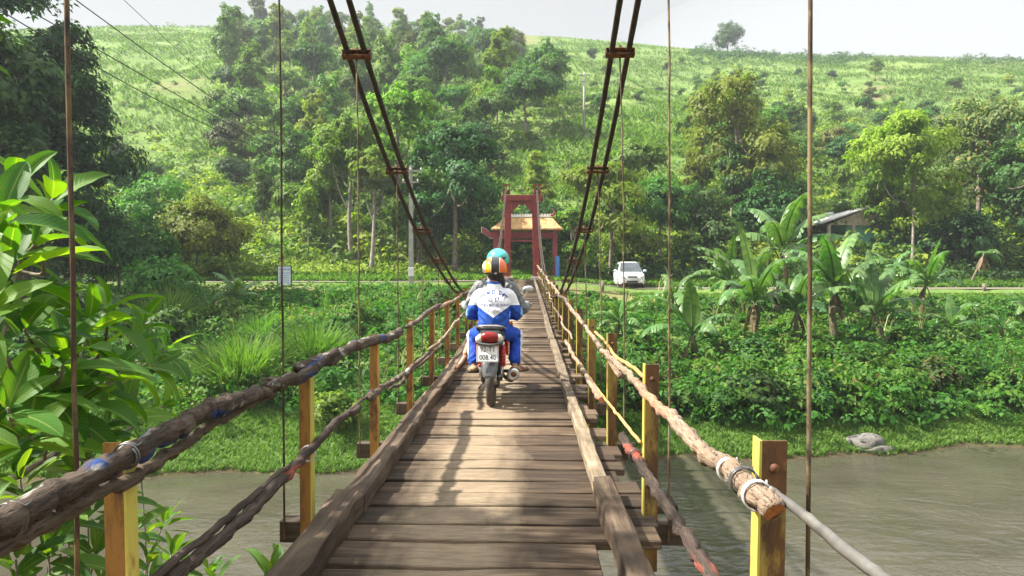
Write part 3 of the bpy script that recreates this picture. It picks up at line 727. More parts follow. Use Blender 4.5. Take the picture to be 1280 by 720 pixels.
bl = [(869, 462, 372, 2, .3, 'banana plant nearest the bridge on the right bank, dark stem'), (941, 438, 318, 0, 1.0, 'banana plant with one upright pale leaf, third from the bridge'),
      (972, 392, 262, 1, 2.0, 'tallest banana plant, big upright leaf, left of the thick rod'), (996, 443, 350, 3, 0.4, 'banana plant with brown stem directly behind the right hanger rod'),
      (1041, 442, 305, 1, 4.0, 'large banana clump plant just right of the thick hanger rod'), (1099, 446, 345, 0, 5.2, 'banana plant with a tall narrow new leaf in the middle of the right group'),
      (1112, 380, 322, 3, 1.6, 'banana plant at the road edge behind the middle of the group'), (1153, 396, 322, 0, 2.9, 'banana plant with upright sunlit leaf near the white tree trunk'),
      (1188, 436, 382, 2, 3.7, 'low banana plant spreading long leaves, second from the right edge'), (1254, 428, 396, 2, .2, 'small young banana plant low on the right bank'),
      (907, 390, 318, 0, 2.2, 'banana plant behind the others, at the left end of the group'), (1285, 410, 370, 2, 1.0, 'banana plant cut by the right edge'),
      (772, 428, 378, 2, 2.6, 'small banana plant close beside the right railing'), (842, 400, 345, 2, 5.0, 'banana plant below the parked car with one pale upright leaf'),
      (1072, 405, 340, 3, 2.4, 'banana plant half hidden behind the large clump'), (1020, 400, 330, 0, .9, 'banana plant half hidden behind the thick hanger rod'),
      (298, 402, 345, 0, 1.2, 'single banana plant on the left bank above the tall grass')]
for px, py, top, k, rz, lb in bl:
    q = hit(px, py); hh_ = (py - top)/F*q.y; tot = {0: 3.1, 1: 4.0, 2: 2.2, 3: 3.1}[k]
    banana((q.x, q.y, q.z + .05), max(hh_/tot*1.28, .72), k, rz, lb)
# wilted one at the road
q = base(1228, 51); g = np.random.default_rng(77)
e = empty('banana_plant', q, 0, 'wilted banana plant with dry brown hanging leaves by the road', 'banana plant')
b = MB(); b.tube(smoothpath([(-.9, 0, -.1), (-.5, 0, .9), (-.1, 0, 1.7), (.1, 0, 2.3)], 4), np.linspace(.11, .06, 13), 8); b.build('stem', M['banana_stem'], e)
for k in range(7):
    me = banana_leaf(g, 1.5, .42, R(-75 + 26*k), R(g.uniform(5, 45)), R(115), .6); o = link('leaf', me, M['banana'], e); o.location = (.1, 0, 2.3)
for k in range(5):
    me = banana_leaf(g, 1.3, .28, R(50*k), R(-55), R(40), .8); o = link('dry_leaf', me, M['dry_leaf'], e); o.location = (.05, 0, 2.2)

# --- leafy shrubs of the banks
SP = [tree_proto(451, 1.7, 2.3, 'bush', 1900, .19, 'creeper', 'bark', .1), tree_proto(452, 1.5, 2.6, 'bush', 1900, .21, 'creeper_light', 'bark', .1), tree_proto(453, 2.0, 2.2, 'bush', 1900, .20, 'leaf_dark', 'bark', .1), tree_proto(454, 1.3, 2.0, 'bush', 1500, .24, 'leaf_mid', 'bark', .1), tree_proto(455, 1.2, 1.9, 'bush', 420, .44, 'creeper_light', 'bark', .1, W=.34), tree_proto(456, 1.5, 1.6, 'bush', 900, .26, 'leaf_olive', 'bark', .1)]
sr_ = np.random.default_rng(45)
for x0, x1, n_, smin, smax, lb, gp_ in ((1.9, 19, 54, 2.6, 8.0, 'leafy shrub in the dense growth along the right bank above the water', 'leafy shrubs of the right bank'), (-22, -2.6, 26, 6.5, 15, 'leafy shrub among the creepers of the left bank', 'leafy shrubs of the left bank')):
    xx = sr_.uniform(x0, x1, n_*6); s__ = sr_.uniform(smin, smax, n_*6); yy = yshore(xx) + s__
    if x0 < 0:
        okk = np.ones(len(xx), bool)
        for cx, cy_ in ((300, 492), (392, 462), (298, 402), (326, 432)): c_ = hit(cx, cy_); okk &= (xx - c_.x)**2 + (yy - c_.y)**2 > 5
        xx, yy = xx[okk], yy[okk]
    q_ = thin(np.stack([xx, yy, H(xx, yy)], 1), lambda p: 1.05)[:n_]
    for p in q_:
        kx = sr_.choice(6, p=[.26, .18, .14, .16, .16, .10]); s2 = sr_.uniform(.65, 1.15); plant_tree('shrub', SP[kx], (p[0], p[1], p[2] - .1), sr_.uniform(0, 6), s2, lb, 'shrub', gp_, s2*sr_.uniform(.75, 1.1))
# --- ferns at the water's edge
def fern_proto(seed, nf=9, L=.9):
    g = np.random.default_rng(seed); Q = []
    for k in range(nf):
        az = k*2.4 + g.uniform(0, .5); el = R(g.uniform(35, 70)); n = 14; p = np.zeros(3); ang = el; l = L*g.uniform(.7, 1.15)
        for j in range(n):
            d = np.array((math.cos(ang)*math.cos(az), math.cos(ang)*math.sin(az), math.sin(ang))); sd_ = np.array((-math.sin(az), math.cos(az), 0))
            p2 = p + d*l/n; ang -= R(8.5); w = .17*l*math.sin(math.pi*(.12 + .86*j/n))**.8
            for s_ in (1, -1): Q += [p, p*.55 + p2*.45 + sd_*s_*w*.5 + d*.015, p + sd_*s_*w + d*w*.35 - np.array((0, 0, w*.25)), p + sd_*s_*w*.5 - d*.004]
            p = p2
    me = quads_mesh('fronds', np.array(Q), 4); me.materials.append(M['fern']); return me
FPs = [fern_proto(401), fern_proto(402, 7, 1.1)]
frn = np.random.default_rng(9)
for px, py in [(820, 520), (868, 508), (905, 522), (935, 500), (962, 520), (1000, 512), (1030, 522), (1062, 505), (1098, 528), (1126, 515), (1158, 520), (1196, 505), (1222, 528), (1262, 512), (760, 512), (1240, 470), (1180, 478), (1000, 470), (905, 470)]:
    q = hit(px, py)
    e = empty('fern', (q.x, q.y, q.z + .3), frn.uniform(0, 6), 'bright feathery fern in the creepers low on the right bank', 'fern', 'ferns low on the right bank')
    s_ = frn.uniform(.8, 1.5); e.scale = (s_, s_, s_); link('fronds', FPs[frn.integers(2)], None, e)

# --- rock, stumps
rk = noisy('rock', (.055, .05, .046), (.17, .16, .145), 3, .85, bumpy=.6, bdist=.05)
def rock(loc, s, seed, label):
    bm = bmesh.new(); bmesh.ops.create_icosphere(bm, subdivisions=4, radius=1); r = np.random.default_rng(seed); k = r.normal(0, 1, (6, 3)); ph = r.uniform(0, 6, 6)
    for v in bm.verts:
        c = np.array(v.co); f = 1 + .10*sum(math.sin(2.2*np.dot(c, k[i]) + ph[i]) for i in range(6))/2
        v.co = Vector(c*f*np.array(s)); v.co.z = max(min(v.co.z, s[2]*.75 + .06*math.sin(c[0]*3)), -.3)
    me = bpy.data.meshes.new('rock'); bm.to_mesh(me); bm.free(); me.polygons.foreach_set('use_smooth', [True]*len(me.polygons))
    o = link('rock', me, rk); o.location = loc; return tag(o, label, 'rock')
q = hit(1080, 556); rock((q.x, q.y, q.z + .02), (.66, .42, .36), 5, 'broad flat grey rock on the grass at the water edge')
q = hit(1092, 564); rock((q.x, q.y, q.z - .05), (.62, .2, .22), 6, 'low pale slab of rock in front of the broad grey rock')
for px, Y, h, lb in ((753, 43.6, .75, 'short dark stump post by the road left of the car'), (1230, 44.3, .55, 'short dark stump post on the grass verge at far right')):
    c = base(px, Y); b = MB(); b.tube([(0, 0, -.1), (.02, 0, h*.5), (0, .01, h)], [.11, .10, .09], 8); o = b.build('stump_post', M['bark']); o.location = c; tag(o, lb, 'post')
# ------------------------------------------------------------------ the suspension bridge
ST = [2.2, 4.12, 6.02] + [7.87 + 1.84*k for k in range(19)]     # stations of posts, cross beams and hangers
XL, XR = -1.36, .725                                             # post lines
def wood(name, a, b, c, scale=1.0, stretch=(1.2, 14, 14), sunlit_dust=None, rough=.85, dark=(.025, .018, .013)):
    m, nt, out = newmat(name); v = coords(nt, 'Object', stretch); oi = nt.nodes.new('ShaderNodeObjectInfo')
    n1 = noise(nt, v, 1.6*scale, 7, .65, .4); n2 = noise(nt, v, 6*scale, 5, .7)
    col = ramp(nt, n1, [(.28, a), (.5, b), (.72, c)])
    tone = math_(nt, 'MULTIPLY_ADD', oi.outputs['Random'], .95, .42)
    col = mixc(nt, 1, col, nd(nt, 'ShaderNodeCombineColor', {0: tone, 1: tone, 2: tone}).outputs[0], 'MULTIPLY')
    crack = ramp(nt, n2, [(.30, 1.0), (.40, 0.0)])
    col = mixc(nt, math_(nt, 'MULTIPLY', crack, .75), col, dark)
    v2 = coords(nt, 'Object', (1, 1, 1)); st = ramp(nt, noise(nt, v2, 2.4, 5, .6), [(.42, 0.0), (.62, 1.0)])
    col = mixc(nt, math_(nt, 'MULTIPLY', st, .45), col, mixc(nt, .35, dark, a))
    if sunlit_dust:  # pale dusty track along the deck, with a sunlit streak painted in
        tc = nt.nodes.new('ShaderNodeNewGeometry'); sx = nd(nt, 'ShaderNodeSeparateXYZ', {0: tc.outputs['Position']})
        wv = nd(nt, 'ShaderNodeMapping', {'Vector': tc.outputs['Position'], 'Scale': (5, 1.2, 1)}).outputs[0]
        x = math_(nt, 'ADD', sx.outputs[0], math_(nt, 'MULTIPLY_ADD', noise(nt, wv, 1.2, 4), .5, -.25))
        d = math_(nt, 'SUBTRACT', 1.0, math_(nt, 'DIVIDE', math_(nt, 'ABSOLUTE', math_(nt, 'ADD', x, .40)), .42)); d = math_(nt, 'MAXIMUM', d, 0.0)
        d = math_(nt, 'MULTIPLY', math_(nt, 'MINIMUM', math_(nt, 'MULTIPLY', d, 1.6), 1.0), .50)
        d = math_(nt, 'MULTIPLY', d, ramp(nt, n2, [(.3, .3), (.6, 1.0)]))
        col = mixc(nt, d, col, sunlit_dust)
    finish(nt, out, col, rough, 0, bump(nt, math_(nt, 'ADD', n1, math_(nt, 'MULTIPLY', n2, .8)), .6, .012), .25); return m
M['plank'] = wood('weathered_plank', (.026, .017, .0105), (.082, .055, .034), (.185, .130, .083), sunlit_dust=(.42, .325, .215))
M['kerb'] = wood('kerb_timber', (.035, .024, .017), (.088, .06, .04), (.18, .132, .088), stretch=(12, 1.0, 12))
M['kerb_pale'] = wood('kerb_timber_pale', (.085, .062, .042), (.175, .135, .09), (.28, .225, .155), stretch=(12, 1.0, 12))
M['dark_beam'] = wood('cross_beam_timber', (.05, .036, .027), (.10, .075, .055), (.17, .13, .10))
def rusty(name, paint, paint2, rust=(.16, .06, .022), rust2=(.30, .13, .04), lo=.46, hi=.56, stretch=(1, 1, .35), sc_=9, rough=.55, blue=None):
    m, nt, out = newmat(name); v = coords(nt, 'Object', stretch)
    pc = ramp(nt, noise(nt, v, 3, 4), [(.35, paint), (.65, paint2)])
    if blue: pc = mixc(nt, ramp(nt, noise(nt, v, 5.5, 3), [(.66, 0.), (.69, 1.)]), pc, blue)
    rc = ramp(nt, noise(nt, v, 17, 5, .7), [(.35, rust), (.65, rust2)])
    f = ramp(nt, noise(nt, v, sc_, 6, .7), [(lo, 0.), (hi, 1.)])
    finish(nt, out, mixc(nt, f, pc, rc), rough, 0, bump(nt, noise(nt, v, 22, 4), .35, .004), .35); return m
M['lit_yellow_iron'] = rusty('lit_yellow_iron', (.46, .34, .05), (.36, .24, .035), lo=.50, hi=.60)
M['lit_olive_iron'] = rusty('lit_olive_iron', (.40, .35, .07), (.52, .44, .09), lo=.53, hi=.62, sc_=6, blue=(.12, .28, .30))
M['orange_iron'] = rusty('orange_iron', (.33, .17, .032), (.20, .085, .022), (.05, .024, .014), (.14, .06, .022), lo=.47, hi=.60)
M['brown_iron'] = rusty('brown_iron', (.30, .22, .045), (.20, .12, .03), (.045, .024, .014), (.13, .06, .022), lo=.40, hi=.52, sc_=7)
M['rod'] = rusty('rusty_rod', (.155, .13, .085), (.20, .15, .06), (.022, .015, .011), (.09, .05, .025), .44, .54, (1, 1, .45), 9, blue=(.16, .30, .38))
M['dark_rod'] = rusty('dark_rusty_rod', (.05, .045, .04), (.17, .105, .035), (.012, .009, .008), (.06, .03, .016), .40, .50, (1, 1, .4), 9, blue=(.10, .22, .30))
M['cable'] = noisy('cable_steel', (.012, .009, .007), (.042, .03, .02), 20, .75, 0, .3, .004)
M['rust'] = noisy('rust', (.05, .022, .013), (.17, .07, .026), 24, .8, bumpy=.6, bdist=.004)
M['wire'] = noisy('tie_wire', (.05, .05, .055), (.16, .16, .16), 30, .4, .5, 0)
M['white_wire'] = noisy('white_wire', (.32, .32, .31), (.48, .48, .46), 30, .5, 0, 0)
def bark_pole(name, a, b, c, paint=None, lichen=None, paint_at=(.60, .63)):
    m, nt, out = newmat(name); v = coords(nt, 'Object', (11, 1.1, 11)); v2 = coords(nt, 'Object', (1, .32, 1))
    n1 = noise(nt, v, 2.2, 7, .65, .5); n2 = noise(nt, v, 9, 5, .7)
    col = ramp(nt, n1, [(.28, a), (.5, b), (.7, c)]); col = mixc(nt, math_(nt, 'MULTIPLY', ramp(nt, n2, [(.36, 1.), (.47, 0.)]), .85), col, (.016, .012, .009))
    if lichen: col = mixc(nt, ramp(nt, noise(nt, v2, 11, 3, .5, .3), [(.62, 0.), (.655, 1.)]), col, lichen)
    if paint: col = mixc(nt, math_(nt, 'MULTIPLY', ramp(nt, noise(nt, v2, 4.2, 3, .5, .3), [(paint_at[0], 0.), (paint_at[1], 1.)]), ramp(nt, n2, [(.35, .45), (.55, 1.)])), col, paint)
    finish(nt, out, col, .78, 0, bump(nt, math_(nt, 'ADD', n1, math_(nt, 'MULTIPLY', n2, .9)), 1.0, .022), .25); return m
M['pole_blue'] = bark_pole('branch_blue_paint', (.028, .02, .015), (.075, .053, .038), (.165, .122, .088), (.018, .055, .21), (.28, .26, .23), (.575, .61))
M['pole'] = bark_pole('branch', (.048, .034, .025), (.12, .088, .064), (.225, .172, .128), None, (.34, .31, .27))
M['pole_dark'] = bark_pole('branch_dark', (.024, .017, .014), (.062, .043, .034), (.135, .10, .077), (.34, .085, .055), None, (.60, .65))
M['pole_pale'] = bark_pole('branch_pale', (.16, .105, .07), (.30, .215, .15), (.42, .33, .235), (.50, .22, .13), None, (.60, .66))
M['bamboo'] = noisy('bamboo', (.33, .19, .06), (.46, .31, .12), 5, .5, bumpy=.15)
M['pipe'] = noisy('grey_pipe', (.10, .095, .088), (.18, .17, .155), 12, .5, .4, .1)
M['cut_end'] = noisy('cut_end', (.22, .07, .025), (.42, .17, .06), 24, .85, bumpy=.8, bdist=.008)

# --- deck
deck = empty('bridge_deck', (0, 0, 0), 0, 'long weathered plank deck of the footbridge with timber kerbs on both sides', 'bridge deck')
prng = np.random.default_rng(88)
def plank_mb(b, y, w, x0, x1, tilt, z):
    n = 5; X = np.linspace(x0, x1, n); V = []
    for i, x in enumerate(X):
        e = prng.normal(0, .004)
        wz = prng.normal(0, .0025) + (x - (x0+x1)/2)*tilt; j = prng.normal(0, .003)
        V += [(x, y - w/2 + e + j, z - .05 + wz), (x, y + w/2 + e, z - .05 + wz), (x, y + w/2 + e - .004, z + wz), (x, y - w/2 + e + j + .004, z + wz)]
    f = [(k*4+i, k*4+(i+1) % 4, (k+1)*4+(i+1) % 4, (k+1)*4+i) for k in range(n-1) for i in range(4)] + [(3, 2, 1, 0), ((n-1)*4, (n-1)*4+1, (n-1)*4+2, (n-1)*4+3)]
    b.add(V, f, 0, False)
ed = [4.246, 4.545, 4.89, 5.216, 5.50, 5.823, 6.092, 6.33, 6.66, 7.07, 7.486]
edges = [1.35, 1.62, 1.92, 2.2, 2.5, 2.78, 3.08, 3.37] + [e*.87 for e in ed]
while edges[-1] < 43.05: edges.append(edges[-1] + prng.uniform(.21, .34))
rest = MB(); nrest = 0
for k, (a, c) in enumerate(zip(edges[:-1], edges[1:])):
    y = (a+c)/2; w = c - a - prng.uniform(.012, .034) - (.022 if prng.uniform() < .2 else 0); z = zdeck(y) + prng.normal(0, .007)
    x0, x1 = -1.16 + prng.normal(0, .02), .70 + prng.normal(0, .06)
    if 3.95 < y < 4.9: x1 += prng.uniform(.06, .14)
    if 3.1 < y < 3.55: x1 = .37
    if k < 100:
        b = MB(); plank_mb(b, y, w, x0, x1, prng.normal(0, .005), z)
        me = b.mesh('plank'); cv = np.array((( x0+x1)/2, y, z)); co = np.array([v.co for v in me.vertices]) - cv
        me.vertices.foreach_set('co', co.astype(np.float32).ravel()); me.update()
        bm = bmesh.new(); bm.from_mesh(me); bmesh.ops.recalc_face_normals(bm, faces=bm.faces)
        es = [e for e in bm.edges if len(e.link_faces) == 2 and e.calc_face_angle(0) > R(40)]
        bmesh.ops.bevel(bm, geom=es, offset=.006, segments=1, affect='EDGES'); bm.to_mesh(me); bm.free()
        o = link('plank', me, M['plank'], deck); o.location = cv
    else: plank_mb(rest, y, w, x0, x1, prng.normal(0, .003), z)
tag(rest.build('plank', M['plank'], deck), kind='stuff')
def timber(name, pts, w, h, mat, parent, seed, rough=.006, n=6):
    """squared hand-cut timber along pts (its top centre line)"""
    r = np.random.default_rng(seed); q = smoothpath(pts, n); b = MB(); V = []; m = len(q); c0 = q[m//2].copy()
    for p in q:
        j = r.normal(0, rough, 8)
        for i, (sx, sz) in enumerate(((-.5, -1), (-.5, -.12), (-.42, 0), (.42, 0), (.5, -.12), (.5, -1))):
            V.append((p.x - c0.x + sx*w + j[i], p.y - c0.y, p.z - c0.z + sz*h + j[(i+3) % 8]*.7))
    f = [(k*6+i, k*6+(i+1) % 6, (k+1)*6+(i+1) % 6, (k+1)*6+i) for k in range(m-1) for i in range(6)] + [tuple(range(6))[::-1], tuple((m-1)*6+i for i in range(6))]
    b.add(V, f, 0, False); o = b.build(name, mat, parent, bevel=.008); o.location = c0; return o
def kz(y): return zdeck(y)
kl = [(.9, 4.10, .15, .145), (4.12, 7.0, .145, .125), (7.02, 10.2, .15, .12), (10.22, 14.0, .15, .115), (14.02, 18.5, .15, .12), (18.52, 24, .15, .12), (24.02, 30, .15, .12), (30.02, 36.5, .15, .12), (36.52, 43, .15, .12)]
for i, (a, c, w, h) in enumerate(kl):
    j = prng.normal(0, .008, 3); x = -1.045
    timber('kerb_beam', [(x + j[0] + (.005 if i == 0 else 0), a, kz(a) + h + .003), (x + j[1], (a+c)/2, kz((a+c)/2) + h + .006), (x + j[2], c, kz(c) + h + .003)], w, h, M['kerb'], deck, 500+i, .009 if i == 0 else .005, 8)
kr = [(.9, 4.47, .125, .12), (4.49, 8.6, .105, .085), (8.62, 13.0, .11, .09), (13.02, 18, .11, .09), (18.02, 24, .11, .09), (24.02, 30, .11, .09), (30.02, 36.5, .11, .09), (36.52, 43, .11, .09)]
for i, (a, c, w, h) in enumerate(kr):
    j = prng.normal(0, .008, 3); x = .488
    timber('kerb_beam', [(x + j[0] + (.02 if i == 0 else 0), a, kz(a) + h + .003), (x + j[1], (a+c)/2, kz((a+c)/2) + h + .003), (x + j[2], c, kz(c) + h + .003)], w, h, M['kerb'] if i == 0 else M['kerb_pale'], deck, 520+i, .007 if i == 0 else .004, 8)
for i, y in enumerate(ST):
    b = MB(); z = zdeck(y) - .125; b.box((-.268, y + .07, z), (2.445, .11, .13)); b.build('cross_beam', M['dark_beam'], deck, bevel=.008)
for x in (-.95, -.3, .35):
    pts = [(x, y, zdeck(y) - .24) for y in np.linspace(-2, 43, 46)]
    timber('stringer', [(p[0], p[1], p[2] + .048) for p in pts[::5]], .09, .10, M['dark_beam'], deck, 540, .003, 4)

# --- railings: each is a fence of iron posts carrying crooked branches tied on with wire
def angle_post(name, x, y, parent, mat, w=.094, mirror=False, top=.91, hole=True, lean=(0, 0)):
    """angle iron: a plate facing along the bridge with an eight-sided bolt hole, and a flange"""
    h = top + .34; b = MB(); t = .008; zt = 0.0; hz_ = -.085; r = .017; s = -1 if mirror else 1
    hole_p = [(r*math.cos(a), r*math.sin(a)) for a in np.linspace(math.pi/8, 2*math.pi + math.pi/8, 8, endpoint=False)]
    for yy, flip in ((0, False), (t, True)):
        V = [(s*(w/2 + px_), yy, hz_ + pz) for px_, pz in hole_p]
        o = [(s*w, yy, zt), (0, yy, zt), (0, yy, -.17), (s*w, yy, -.17)]
        V += o; f = [(8, 0, 1), (8, 1, 2, 9), (9, 2, 3), (9, 3, 4, 10), (10, 4, 5), (10, 5, 6, 11), (11, 6, 7), (11, 7, 0, 8)]
        b.add(V, [q[::-1] if flip ^ mirror else q for q in f], 0, False)
    V = [(s*(w/2 + px_), yy, hz_ + pz) for yy in (0, t) for px_, pz in hole_p]
    b.add(V, [(i, (i+1) % 8, 8 + (i+1) % 8, 8 + i) for i in range(8)], 0, False)
    b.add([(0, 0, zt), (s*w, 0, zt), (s*w, t, zt), (0, t, zt), (s*w, 0, -.17), (s*w, t, -.17), (0, 0, -.17), (0, t, -.17)], [(0, 1, 2, 3), (1, 4, 5, 2), (0, 3, 7, 6)], 0, False)
    b.box((s*w/2, t/2, -.17 - (h-.17)/2), (w, t, h - .17))
    b.box((s*(w + t/2 + .0005), .0325, -h/2), (t, .065, h), mi=1)  # light on the flange is painted in: lighter paint than the plate
    o = b.build(name, None, parent)
    for mm in (mat if isinstance(mat, tuple) else (mat, mat)): o.data.materials.append(mm)
    o.location = (x, y, zdeck(y) + top); o.rotation_euler = (lean[0], lean[1], 0)
    b = MB(); b.tube([(s*w/2, -.006, hz_), (s*w/2, .03, hz_)], .0155, 8); b.tube([(s*w/2, .012, hz_), (s*w/2, .026, hz_)], .026, 6); b.build('bolt', M['rust'], o); return o
def pole(name, pts, rad, mat, parent, seed=0, n=8, wobble=.006, knots=.06, segs=6, end_mat=None):
    r = np.random.default_rng(seed); q = smoothpath(pts, segs, wobble, r); m = len(q); c0 = q[m//2].copy(); q = [p - c0 for p in q]
    rr = np.interp(np.linspace(0, 1, m), np.linspace(0, 1, len(rad)), rad) * .86 * (1 + r.normal(0, .04, m))
    k = r.integers(0, m, max(2, m//9)); rr[k] *= 1 + knots*r.uniform(.5, 2.0, len(k))
    ph = r.uniform(0, 6.28, (m, 2)); b = MB()
    b.tube(q, rr, n, prof=lambda i, a: 1 + .05*np.sin(2*a + i*.35) + .035*np.sin(3*a + ph[0, 0] + i*.2), caps=True)
    if end_mat:
        for fi in (len(b.mi)-2, len(b.mi)-1): b.mi[fi] = 1; b.sm[fi] = False
    o = b.build(name, mat, parent); o.location = c0
    if end_mat: o.data.materials.append(end_mat)
    return o
def tie(pts_c, axis, r, parent, mat, turns=2, seed=0):
    """loops of wire round a pole at pts_c"""
    ax = Vector(axis).normalized(); u = ax.orthogonal().normalized(); w_ = ax.cross(u); q = []; g = np.random.default_rng(seed)
    for k in range(turns*14 + 1):
        a = 2*math.pi*k/14; q.append(u*math.cos(a)*r + w_*math.sin(a)*r + ax*(.014*k/14 - .007*turns + g.normal(0, .001)))
    q.append(q[-1] + (u*.25 + ax*.6)*.03)
    b = MB(); b.tube(q, .0038, 5); o = b.build('wire_tie', mat, parent); o.location = pts_c; return o
RL = empty('bridge_railing', (XL, 1, zdeck(1)), 0, 'left railing of crooked branches and flaking blue paint tied to yellow iron posts', 'railing')
RR = empty('bridge_railing', (XR, 1, zdeck(1)), 0, 'right railing of pale poles and bamboo tied to yellow iron posts', 'railing')
def under(o, root): o.location = Vector(o.location) - Vector(root.location); o.parent = root; return o
for i, y in enumerate(ST):
    pm = (M['orange_iron'], M['lit_olive_iron']) if i < 2 else (M['orange_iron'], M['lit_yellow_iron'])
    under(angle_post('post', XL, y + prng.normal(0, .01), None, pm, w=.064, mirror=False, top=.91 + prng.normal(0, .008), lean=(prng.normal(0, .008), prng.normal(0, .008))), RL)
    o = under(angle_post('post', XR + .06 + (.02 if i == 0 else 0), y - (.05 if i == 0 else 0), None, (M['brown_iron'], M['lit_olive_iron']), w=.077, mirror=True, top=.905 + prng.normal(0, .008), lean=(prng.normal(0, .008), prng.normal(0, .008))), RR)
def pl(root, x, pix, rad, mat, seed, name='top_rail', **k): return under(pole(name, [PX(a, c, x) for a, c in pix], rad, mat, None, seed, **k), root)
xl = -1.27
pl(RL, xl, [(-140, 735), (-20, 665), (60, 622), (135, 581), (200, 545), (240, 522), (272, 506)], (.044, .0425, .041, .040, .040), M['pole_blue'], 1, n=12, segs=9)
pl(RL, xl - .01, [(-140, 765), (0, 684), (100, 630), (190, 583), (250, 540), (300, 511), (345, 492)], (.034, .033, .028, .020, .012), M['pole'], 2, n=10, segs=8)
pl(RL, xl + .01, [(256, 514), (275, 507), (300, 501), (326, 491), (338, 480), (352, 478), (384, 466), (400, 452), (420, 440)], (.042, .043, .038, .036, .036, .033), M['pole_blue'], 3, n=12, segs=7)
pl(RL, xl - .03, [(372, 462), (384, 456), (400, 449), (412, 450), (428, 440), (450, 431), (472, 424), (486, 422), (500, 414)], (.03, .04, .042, .044, .05, .05), M['pole_blue'], 4, n=10, segs=6)
# farther branches follow the post tops
def far_poles(root, x, stops, mats, seed, dz, name, rad, dx=0.0):
    g = np.random.default_rng(seed)
    for i, (a, c) in enumerate(zip(stops[:-1], stops[1:])):
        n_ = max(4, int((c-a)/.7)); pts = []
        for yy in np.linspace(a - .25, c + .25, n_): pts.append((x + dx + g.normal(0, .022), yy, zdeck(yy) + dz + g.normal(0, .026)))
        under(pole(name, pts, (rad*1.15, rad, rad*.8) if i % 2 else (rad*.8, rad, rad*1.1), mats[i % len(mats)], None, seed + i, segs=5, n=8), root)
far_poles(RL, xl, [7.4, 10.2, 13.6, 17.4, 22, 28, 35, 43], [M['pole'], M['pole_pale'], M['pole']], 30, .86, 'top_rail', .034)
xl2 = -1.29
pl(RL, xl2, [(150, 765), (204, 712), (260, 668), (310, 626), (345, 595), (380, 568)], (.020, .020, .019, .017, .015), M['pole_dark'], 11, name='lower_rail', wobble=.004)
pl(RL, xl2 + .02, [(190, 745), (240, 702), (290, 660), (330, 620), (365, 588), (392, 556), (420, 528), (448, 510)], (.034, .034, .033, .032, .029, .03), M['pole_dark'], 12, name='lower_rail', n=10)
pl(RL, xl2 - .02, [(392, 555), (420, 527), (452, 500), (464, 492)], (.012, .013, .013), M['pole'], 13, name='lower_rail', wobble=.003)
pl(RL, xl2 + .01, [(462, 497), (474, 488), (492, 476), (510, 464), (526, 449), (540, 437)], (.040, .033, .03, .03, .026), M['pole'], 14, name='lower_rail')
pl(RL, xl2 - .02, [(488, 486), (502, 478), (515, 462), (530, 452), (552, 430)], (.022, .021, .02), M['pole'], 15, name='lower_rail')
far_poles(RL, xl2, [9.3, 13, 17.4, 22, 28, 35, 43], [M['pole_pale'], M['pole']], 50, .42, 'lower_rail', .026)
xr = .655
pl(RR, xr, [(968, 640), (950, 622), (930, 602), (905, 580), (888, 572), (868, 553), (845, 527), (822, 507), (800, 482), (780, 462), (762, 447)], (.037, .036, .036, .033, .033, .027, .026, .025), M['pole_pale'], 61, n=12, segs=7, end_mat=M['cut_end'])
pl(RR, xr + .01, [(776, 470), (760, 446), (748, 431), (736, 414), (724, 399), (716, 387)], (.026, .028, .024, .022), M['pole_pale'], 62)
pl(RR, xr + .055, [(806, 472), (786, 456), (770, 446), (757, 428), (744, 415)], (.016, .016, .015), M['bamboo'], 63, wobble=.002, knots=.02)
pl(RR, xr + .06, [(1130, 742), (1095, 716), (1040, 674), (1000, 640), (960, 612)], (.017,), M['pipe'], 64, wobble=.001, knots=0)
far_poles(RR, xr, [8.3, 11.2, 14.6, 18.6, 23, 29, 36, 43], [M['pole_pale'], M['pole'], M['pole_pale']], 70, .86, 'top_rail', .03)
far_poles(RR, xr + .04, [9.0, 13, 19, 27, 36], [M['bamboo'], M['pole_pale']], 90, .80, 'top_rail', .016)
xr2 = .66
pl(RR, xr2, [(925, 790), (890, 722), (858, 672), (836, 636), (815, 604), (800, 578), (786, 558), (778, 545)], (.033, .033, .032, .032, .033), M['pole_dark'], 101, name='lower_rail', n=10, segs=7)
pl(RR, xr2 + .02, [(800, 553), (780, 528), (764, 508), (746, 484), (733, 466), (725, 453)], (.013, .0135, .013), M['bamboo'], 102, name='lower_rail', wobble=.002, knots=.02)
pl(RR, xr2 - .01, [(752, 500), (742, 485), (730, 466), (718, 446), (707, 426)], (.033, .032, .029, .03), M['pole_pale'], 103, name='lower_rail', end_mat=M['cut_end'])
far_poles(RR, xr2, [10.4, 14, 18.6, 23, 29, 36, 43], [M['pole_pale'], M['pole']], 110, .42, 'lower_rail', .022)
for (root, x, px, py, dr, r, mt, sd_) in [(RL, xl, 12, 650, (0, 1, .05), .042, M['wire'], 1), (RL, xl, 158, 570, (0, 1, .08), .041, M['wire'], 2), (RL, xl, 392, 458, (0, 1, 0), .042, M['wire'], 4),
        (RL, xl2, 385, 567, (0, 1, 0), .045, M['white_wire'], 3), (RL, xl2, 464, 494, (0, 1, 0), .043, M['wire'], 6), (RR, xr, 912, 588, (0, 1, .0), .038, M['white_wire'], 5), (RR, xr, 930, 602, (0, 1, 0), .042, M['wire'], 7), (RR, xr, 947, 620, (0, 1, 0), .042, M['white_wire'], 8),
        (RR, xr2, 795, 570, (0, 1, 0), .04, M['wire'], 9)]:
    under(tie(PX(px, py, x), dr, r, None, mt, 2, sd_), root)

